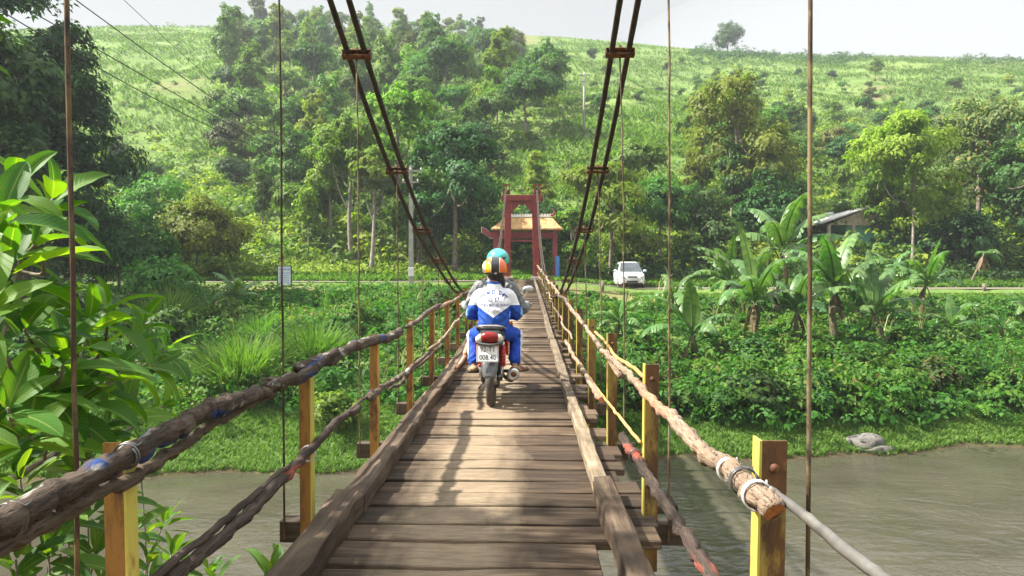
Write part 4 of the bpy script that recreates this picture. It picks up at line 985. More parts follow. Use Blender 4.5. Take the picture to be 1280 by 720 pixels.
# --- main cables
cyz = [(-9, 11.6), (-4, 7.9), (0, 5.15), (2.2, 3.85), (4.12, 2.80), (6.02, 1.87), (7.87, 1.137), (9.7, .57), (11.55, .17), (13.4, -.19), (15.2, -.46), (18, -.66), (21, -.70), (24, -.56), (28, -.10), (32, .70), (36, 1.85), (40, 3.6), (42.75, 4.95)]
cy, cz = np.array(cyz).T
def cable_z(y):
    p = smoothpath([(0, a, c) for a, c in cyz], 1); return float(np.interp(y, cy, cz))
_cp = smoothpath([(0, a, c) for a, c in cyz], 40); _cpy = np.array([p.y for p in _cp]); _cpz = np.array([p.z for p in _cp])
def cab(y): return float(np.interp(y, _cpy, _cpz))
def cabx(side, y): return (-1.465 if side < 0 else .80) + (.20 if side < 0 else -.145)*max(0, (y - 14)/29)
lab = {(-1, 0): 'outer twisted steel cable of the left pair', (-1, 1): 'inner twisted steel cable of the left pair', (1, 0): 'inner twisted steel cable of the right pair', (1, 1): 'outer twisted steel cable of the right pair'}
for side in (-1, 1):
    for k in (0, 1):
        pts = []; y = -9.0
        while y < 42.75: pts.append((cabx(side, y) + (k - .5)*.145*max(.45, 1 - max(0, y-10)/50), y, cab(y) + (0.0 if k == 0 else .012))); y += .035 if 3 < y < 13 else .09
        tw = np.concatenate([[0], np.cumsum([math.dist(a, c) for a, c in zip(pts[:-1], pts[1:])])])/.30*2*math.pi
        b = MB(); b.tube(pts, .0245, 20, prof=lambda i, a: .90 + .15*np.abs(np.cos(3*(a + tw[i]/6*1.0))))
        tag(b.build('suspension_cable', M['cable']), lab[(side, k)] + ' running up to the tower', 'cable', 'main cables of the footbridge')
# --- hangers with their clamps
ords = ['nearest', 'second', 'third', 'fourth', 'fifth', 'sixth', 'seventh', 'eighth', 'ninth', 'tenth', 'eleventh', 'twelfth', 'thirteenth', 'fourteenth', 'fifteenth', 'sixteenth', 'seventeenth', 'eighteenth', 'nineteenth', 'twentieth', 'twenty-first', 'twenty-second']
for side in (-1, 1):
    for i, y in enumerate(ST):
        x = (-1.455 if side < 0 else .845 + (.045 if i == 0 else 0)) if y < 14 else (-1.455 if side < 0 else .835); cx = cabx(side, y); zc = cab(y); zb = zdeck(y) - .16
        if zc < zb + .35: continue
        word = ords[i] + (' hanger' if i == 0 else ' hanger')
        e = empty('hanger_rod', (x, y, zb), 0, f'{word} rod counted from the camera on the {"left" if side < 0 else "right"} side, thin rusty steel', 'hanger rod', 'hanger rods of the footbridge')
        b = MB(); r = .0066 if i else (.0080 if side < 0 else .0074); L = zc - zb - .03; g = np.random.default_rng(int(700 + i*2 + side))
        q = [Vector((g.normal(0, .002) + (cx - x)*t**3, g.normal(0, .002), L*t)) for t in np.linspace(0, 1, 18)]
        b.tube(q, r, 8); b.build('rod', M['dark_rod'] if (side < 0 and i < 2) else M['rod'], e)
        slope = math.atan((cab(y+.1) - cab(y-.1))/.2); ro = Euler((slope, 0, 0))
        b = MB(); b.box((cx - x, 0, L + .052), (.25, .06, .012), ro); b.box((cx - x, 0, L + .008), (.25, .06, .012), ro)
        b.box((cx - x - .119, 0, L + .03), (.012, .06, .056), ro); b.box((cx - x + .119, 0, L + .03), (.012, .06, .056), ro)
        cl = b.build('clamp', M['rust'], e, bevel=.004)
        for dx in (-.075, .0, .075):
            b = MB(); b.tube([(cx - x + dx, 0, L - .03), (cx - x + dx, 0, L + .095)], .009, 6); b.tube([(cx - x + dx, 0, L + .065), (cx - x + dx, 0, L + .083)], .017, 6); b.build('bolt', M['rust'], cl)

# --- red tower
M['red'] = noisy('red_paint', (.165, .016, .014), (.245, .028, .022), 3, .6, bumpy=.15, detail=6)
M['maroon'] = noisy('maroon_paint', (.20, .03, .04), (.28, .05, .055), 3, .6, bumpy=.15)
YT = 43.0; zt0 = -.56
T = empty('bridge_tower', (-.33, YT, zt0), 0, 'dark red steel portal tower at the far end of the footbridge', 'bridge tower')
def tp(px, py): return P(px, py, YT) - Vector((-.33, YT, zt0))
for a, c in (((634, 352), (635.2, 246)), ((670.8, 352), (668.5, 246))):
    p0, p1 = tp(*a), tp(*c); b = MB(); w = .40
    b.add([(p.x + sx*w/2, sy*.2, p.z) for p in (p0, p1) for sx, sy in ((-1, -1), (1, -1), (1, 1), (-1, 1))], [(0, 3, 2, 1), (4, 5, 6, 7), (0, 1, 5, 4), (1, 2, 6, 5), (2, 3, 7, 6), (3, 0, 4, 7)], 0, False)
    for sx in (-1, 1): b.add([(p.x + sx*(w/2 + .012), sy, p.z) for p in (p0, p1) for sy in (-.24, -.205, .24, .205)][:0] or [(0, 0, 0)]*0, [])if False else None
    o = b.build('leg', M['red'], T, bevel=.02)
    b = MB(); b.box((p0.x, 0, p0.z + .05), (.75, .75, .5)); b.build('footing', noisy('concrete', (.28, .27, .25), (.42, .40, .37), 4, .9), o, bevel=.03)
pb0, pb1 = tp(627, 251.5), tp(678, 244)
b = MB(); b.box(((pb0.x + pb1.x)/2, 0, (pb0.z + pb1.z)/2), (pb1.x - pb0.x, .5, pb1.z - pb0.z)); bz = pb0.z
b.box(((pb0.x+pb1.x)/2, 0, bz - .10), (pb1.x - pb0.x - .62, .30, .16)); b.build('top_beam', M['red'], T, bevel=.02)
for sgn, lx in ((1, tp(639.5, 300).x), (-1, tp(665.6, 300).x)):
    b = MB(); zt_ = bz - .18
    b.add([(lx, yy, zt_) for yy in (-.15, .15)] + [(lx + sgn*.50, yy, zt_) for yy in (-.15, .15)] + [(lx, yy, zt_ - .52) for yy in (-.15, .15)], [(0, 1, 3, 2), (2, 3, 5, 4), (0, 4, 5, 1), (0, 2, 4), (1, 5, 3)] if sgn > 0 else [(0, 2, 3, 1), (2, 4, 5, 3), (0, 1, 5, 4), (0, 4, 2), (1, 3, 5)], 0, False)
    b.build('bracket', M['red'], T)
b = MB(); b.box(((tp(639, 294).x + tp(666, 294).x)/2, .02, 1.02 + 1.42), (tp(666, 294).x - tp(639, 294).x - .02, .12, .10)); b.build('tie_bar', M['maroon'], T)
for px in (633.2, 671.5):
    c = tp(px, 244); b = MB(); w, d_, h = .42, .40, .66
    for sx in (-1, 1):
        for sy in (-1, 1): b.box((c.x + sx*(w/2 - .03), sy*(d_/2 - .03), c.z + h/2), (.06, .06, h))
        b.box((c.x + sx*(w/2 - .03), 0, c.z + h - .03), (.055, d_ - .12, .055)); b.box((c.x + sx*(w/2 - .03), 0, c.z + .30), (.055, d_ - .12, .055))
    for sy in (-1, 1): b.box((c.x, sy*(d_/2 - .03), c.z + h - .03), (w - .12, .055, .055)); b.box((c.x, sy*(d_/2 - .03), c.z + .30), (w - .12, .055, .055))
    o = b.build('saddle_frame', M['red'], T)
    b = MB(); b.tube([(c.x - .15, 0, c.z + .17), (c.x + .15, 0, c.z + .17)], .13, 14); b.tube([(c.x - .22, 0, c.z + .17), (c.x + .22, 0, c.z + .17)], .03, 8); b.build('pulley', M['rust'], o)

# --- tiled gate across the road
YG = 50.5; zg = gz(0, YG); G = empty('roadside_gate', (0, YG, zg), 0, 'small maroon gate with an orange tiled roof standing behind the red tower', 'gate')
def gp(px, py): return P(px, py, YG) - Vector((0, YG, zg))
M['rooftile'] = None
m, nt, out = newmat('roof_tile'); v = coords(nt, 'Object', rnd=False)
wv = nd(nt, 'ShaderNodeTexWave', {'Vector': v, 'Scale': 3.4, 'Distortion': .3}, wave_type='BANDS', bands_direction='X').outputs[1]
n1 = noise(nt, v, 3, 5); finish(nt, out, ramp(nt, n1, [(.3, (.40, .20, .075)), (.55, (.52, .32, .13)), (.75, (.55, .42, .23))]), .75, 0, bump(nt, wv, .8, .06), .3); M['rooftile'] = m
M['white'] = noisy('white_paint', (.62, .60, .56), (.78, .76, .72), 5, .7, bumpy=.1)
M['blue'] = noisy('blue_paint', (.04, .14, .42), (.07, .20, .50), 5, .6, bumpy=.1)
pil = []
for px in (620, 693.5):
    c = gp(px, 346); zt_ = gp(px, 287).z; b = MB(); b.box((c.x, 0, zt_/2 - .1), (.36, .40, zt_ + .2)); b.box((c.x, 0, .12), (.5, .54, .35)); b.build('pillar', M['maroon'], G, bevel=.015)
l, r_ = gp(618, 292).x, gp(697, 292).x; zb = gp(640, 298).z; zb2 = gp(640, 290).z
b = MB(); b.box(((l + r_)/2, -.02, (zb + zb2)/2), (r_ - l, .22, zb2 - zb)); b.build('lintel', M['maroon'], G, bevel=.01)
b = MB(); b.box(((l + r_)/2, 0, zb2 + .27), (r_ - l + .1, .3, .22)); b.build('upper_beam', M['red'], G, bevel=.01)
le, re, lt_, rt = gp(614.5, 286.5).x, gp(702, 286.5).x, gp(631, 271).x, gp(690, 271).x; ze, zt_ = gp(650, 286.5).z, gp(650, 271.5).z
b = MB(); th = .10
for sgn in (-1, 1):
    ve = [(le, sgn*1.15, ze), (re, sgn*1.15, ze), (rt, sgn*.0, zt_), (lt_, sgn*.0, zt_)]
    rows = []; nn = 8
    for k in range(nn+1):
        t = k/nn; s_ = 1 - t; rows.append(((ve[0][0]*s_ + ve[3][0]*t), (ve[1][0]*s_ + ve[2][0]*t), sgn*1.15*s_, ze + (zt_-ze)*(t**1.15)))
    V = [(a, y_, z_) for a, c_, y_, z_ in rows] + [(c_, y_, z_) for a, c_, y_, z_ in rows]; V += [(x, y, z - th) for x, y, z in V]; n1_ = nn+1
    f = [(k, n1_+k, n1_+k+1, k+1) for k in range(nn)] + [(2*n1_+k, 2*n1_+k+1, 3*n1_+k+1, 3*n1_+k) for k in range(nn)] + [(0, 2*n1_, 3*n1_, n1_)]
    f = [q if sgn < 0 else q[::-1] for q in f]; b.add(V, f, 0, False)
roof = b.build('roof', M['rooftile'], G)
for k in range(2):
    sx = (-1, 1)[k]; b = MB(); xe = (le, re)[k]; xt = (lt_, rt)[k]
    b.add([(xe, -1.15, ze), (xe, 1.15, ze), (xt, 0, zt_)], [(0, 1, 2)], 0, False); b.build('gable', M['rooftile'], roof)
b = MB(); b.box(((lt_+rt)/2, 0, zt_ + .07), (rt - lt_, .16, .16))
for k in range(17): b.box((lt_ + .12 + (rt - lt_ - .24)*k/16, 0, zt_ + .19), (.13, .12, .09))
b.build('ridge', M['white'], roof, bevel=.008)
for x, s_ in ((lt_, -1), (rt, 1)):
    b = MB(); b.tube(smoothpath([(x - s_*.1, 0, zt_ + .1), (x + s_*.1, 0, zt_ + .2), (x + s_*.16, 0, zt_ + .42), (x + s_*.06, 0, zt_ + .62)], 5), np.linspace(.11, .03, 16), 8); b.build('finial', M['red'], roof)
# upturned carved bracket at the left end, edged white
p = [gp(a, c) for a, c in ((617.5, 290), (612, 290), (607.5, 286), (602.2, 284), (602.4, 291), (607, 293), (612, 297.5), (617.5, 297.5))]
for nm, mt, off, sc2 in (('carved_bracket', M['maroon'], 0, 1), ('bracket_edge', M['white'], .02, 1.10)):
    cx_ = sum(q.x for q in p)/8; cz_ = sum(q.z for q in p)/8; b = MB(); V = []
    for yy in (-.06 + off, .06 + off*.5): V += [(cx_ + (q.x-cx_)*sc2, yy, cz_ + (q.z-cz_)*sc2) for q in p]
    f = [(i, (i+1) % 8, 8 + (i+1) % 8, 8 + i) for i in range(8)] + [(7, 6, 1, 0), (6, 5, 2, 1), (5, 4, 3, 2), (8, 9, 14, 15), (9, 10, 13, 14), (10, 11, 12, 13)]
    b.add(V, f, 0, False); b.build(nm, mt, G)
c = base(696.8, 49.6); b = MB(); b.box((0, 0, .85), (.30, .12, 2.0)); o = b.build('blue_board', M['blue'], None, bevel=.01); o.location = c; tag(o, 'narrow blue upright board beside the gate pillar, right of the tower', 'board')
# ------------------------------------------------------------------ text helper
def text_mesh(body, size, extrude=.0008, bold=0.0):
    cu = bpy.data.curves.new('lettering', 'FONT'); cu.body = body; cu.size = size; cu.align_x = 'CENTER'; cu.align_y = 'CENTER'; cu.extrude = extrude; cu.resolution_u = 3; cu.offset = bold
    o = bpy.data.objects.new('lettering', cu); COL.objects.link(o); bpy.context.view_layer.update()
    me = bpy.data.meshes.new_from_object(o.evaluated_get(bpy.context.evaluated_depsgraph_get())); bpy.data.objects.remove(o); bpy.data.curves.remove(cu); me.materials.clear(); return me
def mesh_np(me): return np.array([v.co for v in me.vertices]).reshape(-1, 3), [tuple(p.vertices) for p in me.polygons]

# ------------------------------------------------------------------ people
def blob(b, name, mat, parent, voxel=.011, smooth=6):
    """overlapping tapered shapes grown into one continuous surface"""
    me = b.mesh(name); o = bpy.data.objects.new(name, me); COL.objects.link(o)
    md = o.modifiers.new('r', 'REMESH'); md.mode = 'VOXEL'; md.voxel_size = voxel; md.use_smooth_shade = True
    s_ = o.modifiers.new('s', 'SMOOTH'); s_.iterations = smooth; s_.factor = .5
    bpy.context.view_layer.update()
    m2 = bpy.data.meshes.new_from_object(o.evaluated_get(bpy.context.evaluated_depsgraph_get())); m2.name = name
    bpy.data.objects.remove(o); m2.materials.clear(); m2.polygons.foreach_set('use_smooth', [True]*len(m2.polygons))
    if name in ('jacket', 'shirt', 'trousers'):        # creases of the cloth
        co = np.empty(len(m2.vertices)*3, np.float32); m2.vertices.foreach_get('co', co); co = co.reshape(-1, 3); no = np.array([v.normal for v in m2.vertices])
        k = np.sin(co[:, 2]*62 + 9*np.sin(co[:, 0]*11 + 1) + 6*np.sin(co[:, 1]*14)) * (.5 + .5*np.sin(co[:, 0]*23 + co[:, 2]*17 + 2)) + .6*np.sin(co[:, 0]*70 + 5*np.sin(co[:, 2]*19))*(.5 + .5*np.sin(co[:, 2]*13 + co[:, 1]*9))
        amp = np.where(name == 'jacket', np.where(co[:, 2] > 1.06, .0018, .0065), .0065)
        m2.vertices.foreach_set('co', (co + no*(k*amp)[:, None]).astype(np.float32).ravel()); m2.update()
    return link(name, m2, mat, parent)
def limb(b, pts, rad, flat=None, n=14, seg=5):
    q = smoothpath(pts, seg); rr = np.interp(np.linspace(0, 1, len(q)), np.linspace(0, 1, len(rad)), rad)
    b.tube(q, rr, n, flat=flat); b.ball(q[0], rr[0]*.98, 12, 8); b.ball(q[-1], rr[-1]*.98, 12, 8)
def hand(b, wrist, fwd, palm_n, side, curl=1.0):
    """palm, four curled fingers of different lengths and a thumb from the side of the palm"""
    f = Vector(fwd).normalized(); n_ = Vector(palm_n).normalized(); s_ = f.cross(n_).normalized()*side; w = Vector(wrist)
    c = w + f*.05; b.tube([w, w + f*.03, c, w + f*.088], [.024, .030, .034, .031], 10, flat=(1.15, .62) if abs(f.z) < .9 else (1, 1))
    for k, L in enumerate((.068, .078, .074, .058)):
        p = w + f*.085 + s_*(.030 - .020*k); q = [p]; a = 0
        for j in range(3): a += R(34*curl); p = p + (f*math.cos(a) + n_*math.sin(a))*L*(.42, .32, .26)[j]; q.append(p)
        b.tube(q, [.0095, .009, .0085, .0075], 7); b.ball(q[-1], .0076, 7, 5)
    p = w + f*.025 + s_*.028; q = [p, p + f*.022 + s_*.020, p + f*.045 + s_*.018 + n_*.018, p + f*.058 + s_*.006 + n_*.036]
    b.tube(q, [.013, .0115, .0105, .009], 7); b.ball(q[-1], .009, 7, 5)
def head(b, c, s=1.0):
    c = Vector(c); b.ball(c, (.076*s, .094*s, .112*s), 18, 12); b.ball(c + Vector((0, .02, -.055)), (.06, .075, .062), 14, 10)
    b.tube([c + Vector((0, .086, .02)), c + Vector((0, .108, -.012)), c + Vector((0, .094, -.026))], [.010, .015, .012], 7)      # nose
    b.tube([c + Vector((-.02, .088, -.052)), c + Vector((0, .096, -.052)), c + Vector((.02, .088, -.052))], [.006, .009, .006], 6)  # mouth
    for s_ in (-1, 1):
        b.ball(c + Vector((s_*.078, .0, -.005)), (.013, .022, .032), 8, 6)                                                      # ear
        b.ball(c + Vector((s_*.03, .082, .012)), (.016, .013, .011), 8, 6)                                                      # eye
M['skin'] = noisy('skin', (.36, .20, .13), (.44, .26, .17), 8, .55, bumpy=.05)
def cloth(name, build, wr=.35):
    m, nt, out = newmat(name); tc = nt.nodes.new('ShaderNodeTexCoord'); v = tc.outputs['Object']; col = build(nt, v)
    f1 = noise(nt, nd(nt, 'ShaderNodeMapping', {'Vector': v, 'Scale': (1, 1, .55)}).outputs[0], 9, 3, .5, 1.2)
    finish(nt, out, col, .75, 0, bump(nt, f1, wr, .05), .25); return m
def jacket_col(nt, v):
    s = nd(nt, 'ShaderNodeSeparateXYZ', {0: v}); x = math_(nt, 'ABSOLUTE', math_(nt, 'SUBTRACT', s.outputs[0], .02)); z = s.outputs[2]
    lim = math_(nt, 'MINIMUM', math_(nt, 'MULTIPLY_ADD', x, .70, .955), 1.085)
    wht = math_(nt, 'GREATER_THAN', z, lim); edge = math_(nt, 'LESS_THAN', math_(nt, 'ABSOLUTE', math_(nt, 'SUBTRACT', z, lim)), .009)
    low = math_(nt, 'MULTIPLY', math_(nt, 'GREATER_THAN', x, .295), math_(nt, 'LESS_THAN', z, 1.08))
    col = mixc(nt, wht, (.018, .075, .36), (.74, .75, .80)); col = mixc(nt, edge, col, (.86, .87, .90))
    col = mixc(nt, math_(nt, 'GREATER_THAN', z, 1.305), col, (.025, .10, .42)); return mixc(nt, math_(nt, 'MULTIPLY', low, .5), col, (.35, .55, .80))
M['jacket'] = cloth('jacket_cloth', jacket_col, .5)
def trouser_col(nt, v):
    s = nd(nt, 'ShaderNodeSeparateXYZ', {0: v}); x = math_(nt, 'ABSOLUTE', math_(nt, 'SUBTRACT', s.outputs[0], .02))
    return mixc(nt, math_(nt, 'GREATER_THAN', x, .292), (.012, .06, .40), (.62, .66, .76))
M['trousers'] = cloth('blue_trousers', trouser_col, .6)
M['grey_cloth'] = cloth('grey_cloth', lambda nt, v: ramp(nt, noise(nt, v, 60, 2), [(.4, (.13, .14, .15)), (.6, (.20, .21, .22))]), .5)
M['dark_cloth'] = cloth('dark_cloth', lambda nt, v: ramp(nt, noise(nt, v, 30, 2), [(.4, (.03, .035, .05)), (.6, (.05, .055, .075))]), .5)
M['hair'] = noisy('hair', (.010, .008, .007), (.03, .022, .018), 30, .5, bumpy=.4, bdist=.004)
M['sandal'] = noisy('sandal', (.16, .10, .05), (.28, .19, .11), 9, .7, bumpy=.2)
M['shoe'] = noisy('brown_shoe', (.10, .05, .028), (.18, .09, .05), 9, .7, bumpy=.2)
BX, BY = -.377, 7.45; BZ = zdeck(BY) + .003
def helmet_mat(name, f):
    m, nt, out = newmat(name); tc = nt.nodes.new('ShaderNodeTexCoord'); s = nd(nt, 'ShaderNodeSeparateXYZ', {0: tc.outputs['Object']}); col = f(nt, s)
    finish(nt, out, col, .22, 0, None, .6, .4); return m
def hm1(nt, s):
    x = s.outputs[0]; z = s.outputs[2]; ax = math_(nt, 'ABSOLUTE', math_(nt, 'SUBTRACT', x, .012))
    col = mixc(nt, math_(nt, 'GREATER_THAN', x, .0), (.95, .42, .02), (.72, .13, .015))
    col = mixc(nt, math_(nt, 'LESS_THAN', x, -.098), col, (.80, .70, .50))  # highlight painted on the left edge of the shell
    col = mixc(nt, math_(nt, 'LESS_THAN', ax, .049), col, (.75, .74, .72)); col = mixc(nt, math_(nt, 'LESS_THAN', ax, .044), col, (.012, .012, .013))
    return mixc(nt, math_(nt, 'LESS_THAN', z, -.055), col, (.03, .028, .026))
def hm2(nt, s):
    z = s.outputs[2]; x = s.outputs[0]
    col = mixc(nt, math_(nt, 'LESS_THAN', z, -.06), (.05, .46, .43), (.03, .20, .20)); return col
M['helmet_orange'] = helmet_mat('helmet_orange', hm1); M['helmet_teal'] = helmet_mat('helmet_teal', hm2)
def helmet(c, mat, parent, r=(.142, .160, .138), teal=False, tilt=0):
    b = MB(); n = 28; prof = []
    nu, nv = 32, 14; V = []; 
    for j in range(nv+1):
        ph = math.pi/2 - (math.pi/2 + .62)*j/nv
        for i in range(nu):
            a = 2*math.pi*i/nu; back = -math.sin(a); lo = -.30 - .30*max(0, back)
            p_ = max(ph, lo); V.append((math.cos(a)*math.cos(p_)*r[0], math.sin(a)*math.cos(p_)*r[1], math.sin(p_)*r[2]))
    for j in range(nv+1):
        for i in range(nu): x, y, z = V[j*nu+i]; V.append((x*.90, y*.90, z*.90))
    o_ = (nv+1)*nu; f = [((j+1)*nu+i, (j+1)*nu+(i+1) % nu, j*nu+(i+1) % nu, j*nu+i) for j in range(nv) for i in range(nu)]
    f += [tuple(o_ + k for k in q[::-1]) for q in f]; f += [(nv*nu+(i+1) % nu, nv*nu+i, o_+nv*nu+i, o_+nv*nu+(i+1) % nu) for i in range(nu)]
    b.add(V, f); h = b.build('helmet', mat, parent); h.location = c; h.rotation_euler = (tilt, 0, 0)
    b = MB(); q = []
    for i in range(nu+1):
        a = 2*math.pi*i/nu; back = -math.sin(a); lo = -.30 - .30*max(0, back); q.append((math.cos(a)*math.cos(lo)*r[0]*.99, math.sin(a)*math.cos(lo)*r[1]*.99, math.sin(lo)*r[2]))
    b.tube(q, .0065, 6, caps=False); b.build('rim', M['hair'], h)
    if teal:
        b = MB(); q = [(math.cos(a)*r[0]*1.0*math.cos(.12), math.sin(a)*r[1]*1.0*math.cos(.12), math.sin(.12)*r[2] + .012*math.cos(2*a)) for a in np.linspace(math.pi + .5, 2*math.pi - .5, 18)]
        for (dx, s_) in ((.062, 1), (-.02, 1)):
            z_ = .012; y_ = -r[1]*math.sqrt(max(0, 1 - (dx/r[0])**2 - (z_/r[2])**2)); b.ball((dx, y_ + .006, z_), (.026, .012, .020), 10, 6); b.tube([(dx - .045, y_ + .008, z_ + .010), (dx, y_ - .003, z_ - .010), (dx + .045, y_ + .016, z_ + .024)], [.004, .012, .003], 6)
        b.build('vent', M['hair'], h)
    else:
        b = MB(); y_ = -r[1]*math.sqrt(1 - (.06/r[2])**2); b.ball((.014, y_ + .012, -.058), (.019, .012, .019), 12, 8); b.build('badge', M['white'], h)
    return h
def shoe(b, a, dirv, L=.24, r=.042):
    a = Vector(a); d = Vector(dirv).normalized(); b.tube([a - d*L*.28 + Vector((0, 0, .012)), a + Vector((0, 0, .018)), a + d*L*.30, a + d*L*.60, a + d*L*.72], [r*.8, r*1.1, r*1.05, r*.95, r*.55], 12, flat=(1.0, .75))
def person(name, label, hip, chest, sh, hd, arms, legs, feet, jacket, trousers, sleeves, pants_to, shoe_mat, helmet_kw, hair=True, grips=()):
    o = empty(name, (BX, BY, BZ), 0, label, 'person')
    b = MB(); head(b, hd); hipv, chv, shv, hdv = map(Vector, (hip, chest, sh, hd))
    limb(b, [hdv + Vector((0, -.01, -.07)), (hdv*.4 + shv*.6) + Vector((0, 0, .03)), shv], [.052, .050, .055])
    limb(b, [hipv, chv, shv + Vector((0, 0, -.04))], [.12, .12, .065], (1.12, .72))
    for (A, B_, C_), side in zip(arms, (-1, 1)):
        limb(b, [A, B_, C_], [.048, .04, .027]); d = (Vector(C_) - Vector(B_)).normalized(); hand(b, C_, (d + Vector(grips[0] if grips else (0, .3, 0))).normalized(), (0, .25, -1), -side, 1.15)
    for (A, K, N), fd in zip(legs, feet):
        limb(b, [A, K], [.075, .055]); limb(b, [K, N], [.055, .034]); d = Vector(fd).normalized(); n = Vector(N)
        b.tube([n - d*.06 + Vector((0, 0, -.05)), n + Vector((0, 0, -.035)), n + d*.09 + Vector((0, 0, -.055)), n + d*.17 + Vector((0, 0, -.065))], [.028, .038, .036, .024], 10, flat=(1, .8))
        s_ = d.cross(Vector((0, 0, 1))).normalized()
        for k in range(5): p = n + d*(.165 - .006*abs(k-1)) + s_*(.028 - .014*k) + Vector((0, 0, -.067)); b.tube([p, p + d*(.035 - .003*k)], [.010, .008], 6)
    body = blob(b, 'body', M['skin'], o, .0085, 4)
    # shirt or jacket
    b = MB(); limb(b, [hipv + Vector((0, -.0, -.02)), hipv*.5 + chv*.5 + Vector((0, -.01, 0)), chv, shv + Vector((0, 0, -.02))], [.150, .150, .160, .098], (1.14, .80), 20)
    b.tube([shv + Vector((0, 0, -.03)), shv + Vector((0, .01, .035)), shv*.7 + hdv*.3 + Vector((0, 0, .02))], [.090, .076, .074], 14)
    for A, B_, C_ in arms:
        A, B_, C_ = map(Vector, (A, B_, C_)); e = B_ + (C_ - B_)*sleeves
        limb(b, [A*.75 + shv*.25, A, A*.5 + B_*.5 + Vector((0, 0, .01)), B_, e], [.078, .076, .066, .060, .052])
    top = blob(b, 'jacket' if jacket is M['jacket'] else 'shirt', jacket, o, .010, 5)
    b = MB(); b.ball(hipv + Vector((0, .02, -.0)), (.178, .17, .115), 16, 10)
    for A, K, N in legs:
        A, K, N = map(Vector, (A, K, N)); limb(b, [A, A*.5 + K*.5, K], [.105, .094, .078]); e = K + (N - K)*pants_to; limb(b, [K, K*.5 + e*.5, e], [.078, .072, .068])
    blob(b, 'trousers', trousers, o, .010, 5)
    for (A, K, N), fd in zip(legs, feet):
        b = MB(); n = Vector(N); shoe(b, n + Vector((0, 0, -.065)), Vector(fd)); b.build('shoe', shoe_mat, o)
    helmet(parent=o, **helmet_kw)
    if hair:
        b = MB(); b.ball(hdv + Vector((.012, -.02, -.045)), (.090, .088, .075), 14, 10); b.tube([hdv + Vector((.05, -.03, -.06)), hdv + Vector((.085, .0, -.10)), hdv + Vector((.10, .05, -.17))], [.035, .035, .018], 10); blob(b, 'hair', M['hair'], o, .012, 3)
    return o, top
pas, jk = person('person', 'passenger in a blue and white school jacket, blue trousers and orange striped helmet', (.02, .17, .80), (.02, .20, 1.10), (.02, .25, 1.255), (.025, .285, 1.445),
    [((-.150, .25, 1.165), (-.238, .26, .965), (-.14, .50, .95)), ((.190, .25, 1.165), (.278, .26, .965), (.18, .50, .95))],
    [((-.085, .22, .77), (-.225, .47, .72), (-.205, .25, .415)), ((.125, .22, .77), (.262, .47, .72), (.245, .25, .415))], [(-.35, 1, -.1), (.35, 1, -.1)],
    M['jacket'], M['trousers'], .86, .86, M['sandal'], dict(c=(.025, .285, 1.475), mat=M['helmet_orange'], tilt=R(-6)))
rid, sh_ = person('person', 'rider steering the motorbike in a grey shirt and turquoise helmet, bare lower legs', (.0, .54, .80), (.0, .58, 1.14), (.01, .64, 1.335), (.045, .69, 1.545),
    [((-.180, .64, 1.25), (-.305, .72, 1.03), (-.375, .965, 1.045)), ((.20, .64, 1.25), (.345, .70, 1.01), (.385, .965, 1.045))],
    [((-.10, .58, .77), (-.25, .93, .68), (-.325, .55, .50)), ((.10, .58, .77), (.25, .95, .66), (.285, .58, .375))], [(-.55, -.25, -.62), (.62, .75, -.05)],
    M['grey_cloth'], M['dark_cloth'], .9, .35, M['shoe'], dict(c=(.045, .69, 1.585), mat=M['helmet_teal'], r=(.134, .155, .130), teal=True), hair=False)
# lettering on the back of the jacket, lying on the cloth
bv = BVHTree.FromObject(jk, bpy.context.evaluated_depsgraph_get())
def on_back(me, x, z, rot=0):
    v, f = mesh_np(me); c, s = math.cos(rot), math.sin(rot); out = []
    for px_, py_, pz_ in v:
        X, Z_ = x + px_*c - py_*s, z + px_*s + py_*c; h = bv.ray_cast(Vector((X, -1, Z_)), Vector((0, 1, 0)))
        y = h[0].y if h[0] is not None else .1; out.append((X, y - .0025 - pz_, Z_))
    return out, f
b = MB(); cx_ = .02; wtxt = 'TRƯỜNG THPT'
for i, ch in enumerate(wtxt):
    if ch == ' ': continue
    a = R(66 - 132*i/(len(wtxt)-1)); v, f = on_back(text_mesh(ch, .060, bold=.0012), cx_ - math.sin(a)*.138, 1.118 + math.cos(a)*.100, a*.8); b.add(v, f, 0, False)
v, f = on_back(text_mesh('25 57', .056, bold=.0010), cx_, 1.140); b.add(v, f, 0, False)
v, f = on_back(text_mesh('HUYỆN ĐÔNG GIANG', .036), cx_, 1.078); b.add(v, f, 0, False)
ink = noisy('blue_print', (.012, .03, .17), (.02, .05, .24), 9, .7, bumpy=0); b.build('lettering', ink, jk)

# ------------------------------------------------------------------ motorbike
M['tyre'] = noisy('tyre', (.055, .05, .042), (.14, .12, .095), 8, .9, bumpy=.4, bdist=.004)
M['chrome'] = noisy('chrome', (.45, .45, .45), (.62, .62, .62), 20, .28, .9, .05)
M['dark_metal'] = noisy('dark_metal', (.03, .03, .03), (.09, .085, .08), 14, .5, .6, .1)
M['black_plastic'] = noisy('black_plastic', (.014, .014, .016), (.028, .028, .03), 10, .38, bumpy=0)
M['silver'] = noisy('silver_plastic', (.085, .088, .09), (.14, .143, .147), 6, .35, .3, .05)
M['bike_red'] = noisy('red_bodywork', (.32, .018, .014), (.40, .03, .022), 6, .3, bumpy=0)
M['red_lens'] = noisy('red_lens', (.16, .008, .008), (.26, .015, .012), 18, .15, bumpy=.2); M['clear_lens'] = noisy('clear_lens', (.48, .40, .32), (.66, .60, .52), 18, .15, bumpy=.2)
M['plate'] = noisy('plate_white', (.66, .66, .64), (.76, .76, .74), 5, .5, bumpy=.05); M['ink'] = noisy('plate_ink', (.012, .012, .014), (.02, .02, .022), 9, .6, bumpy=0)
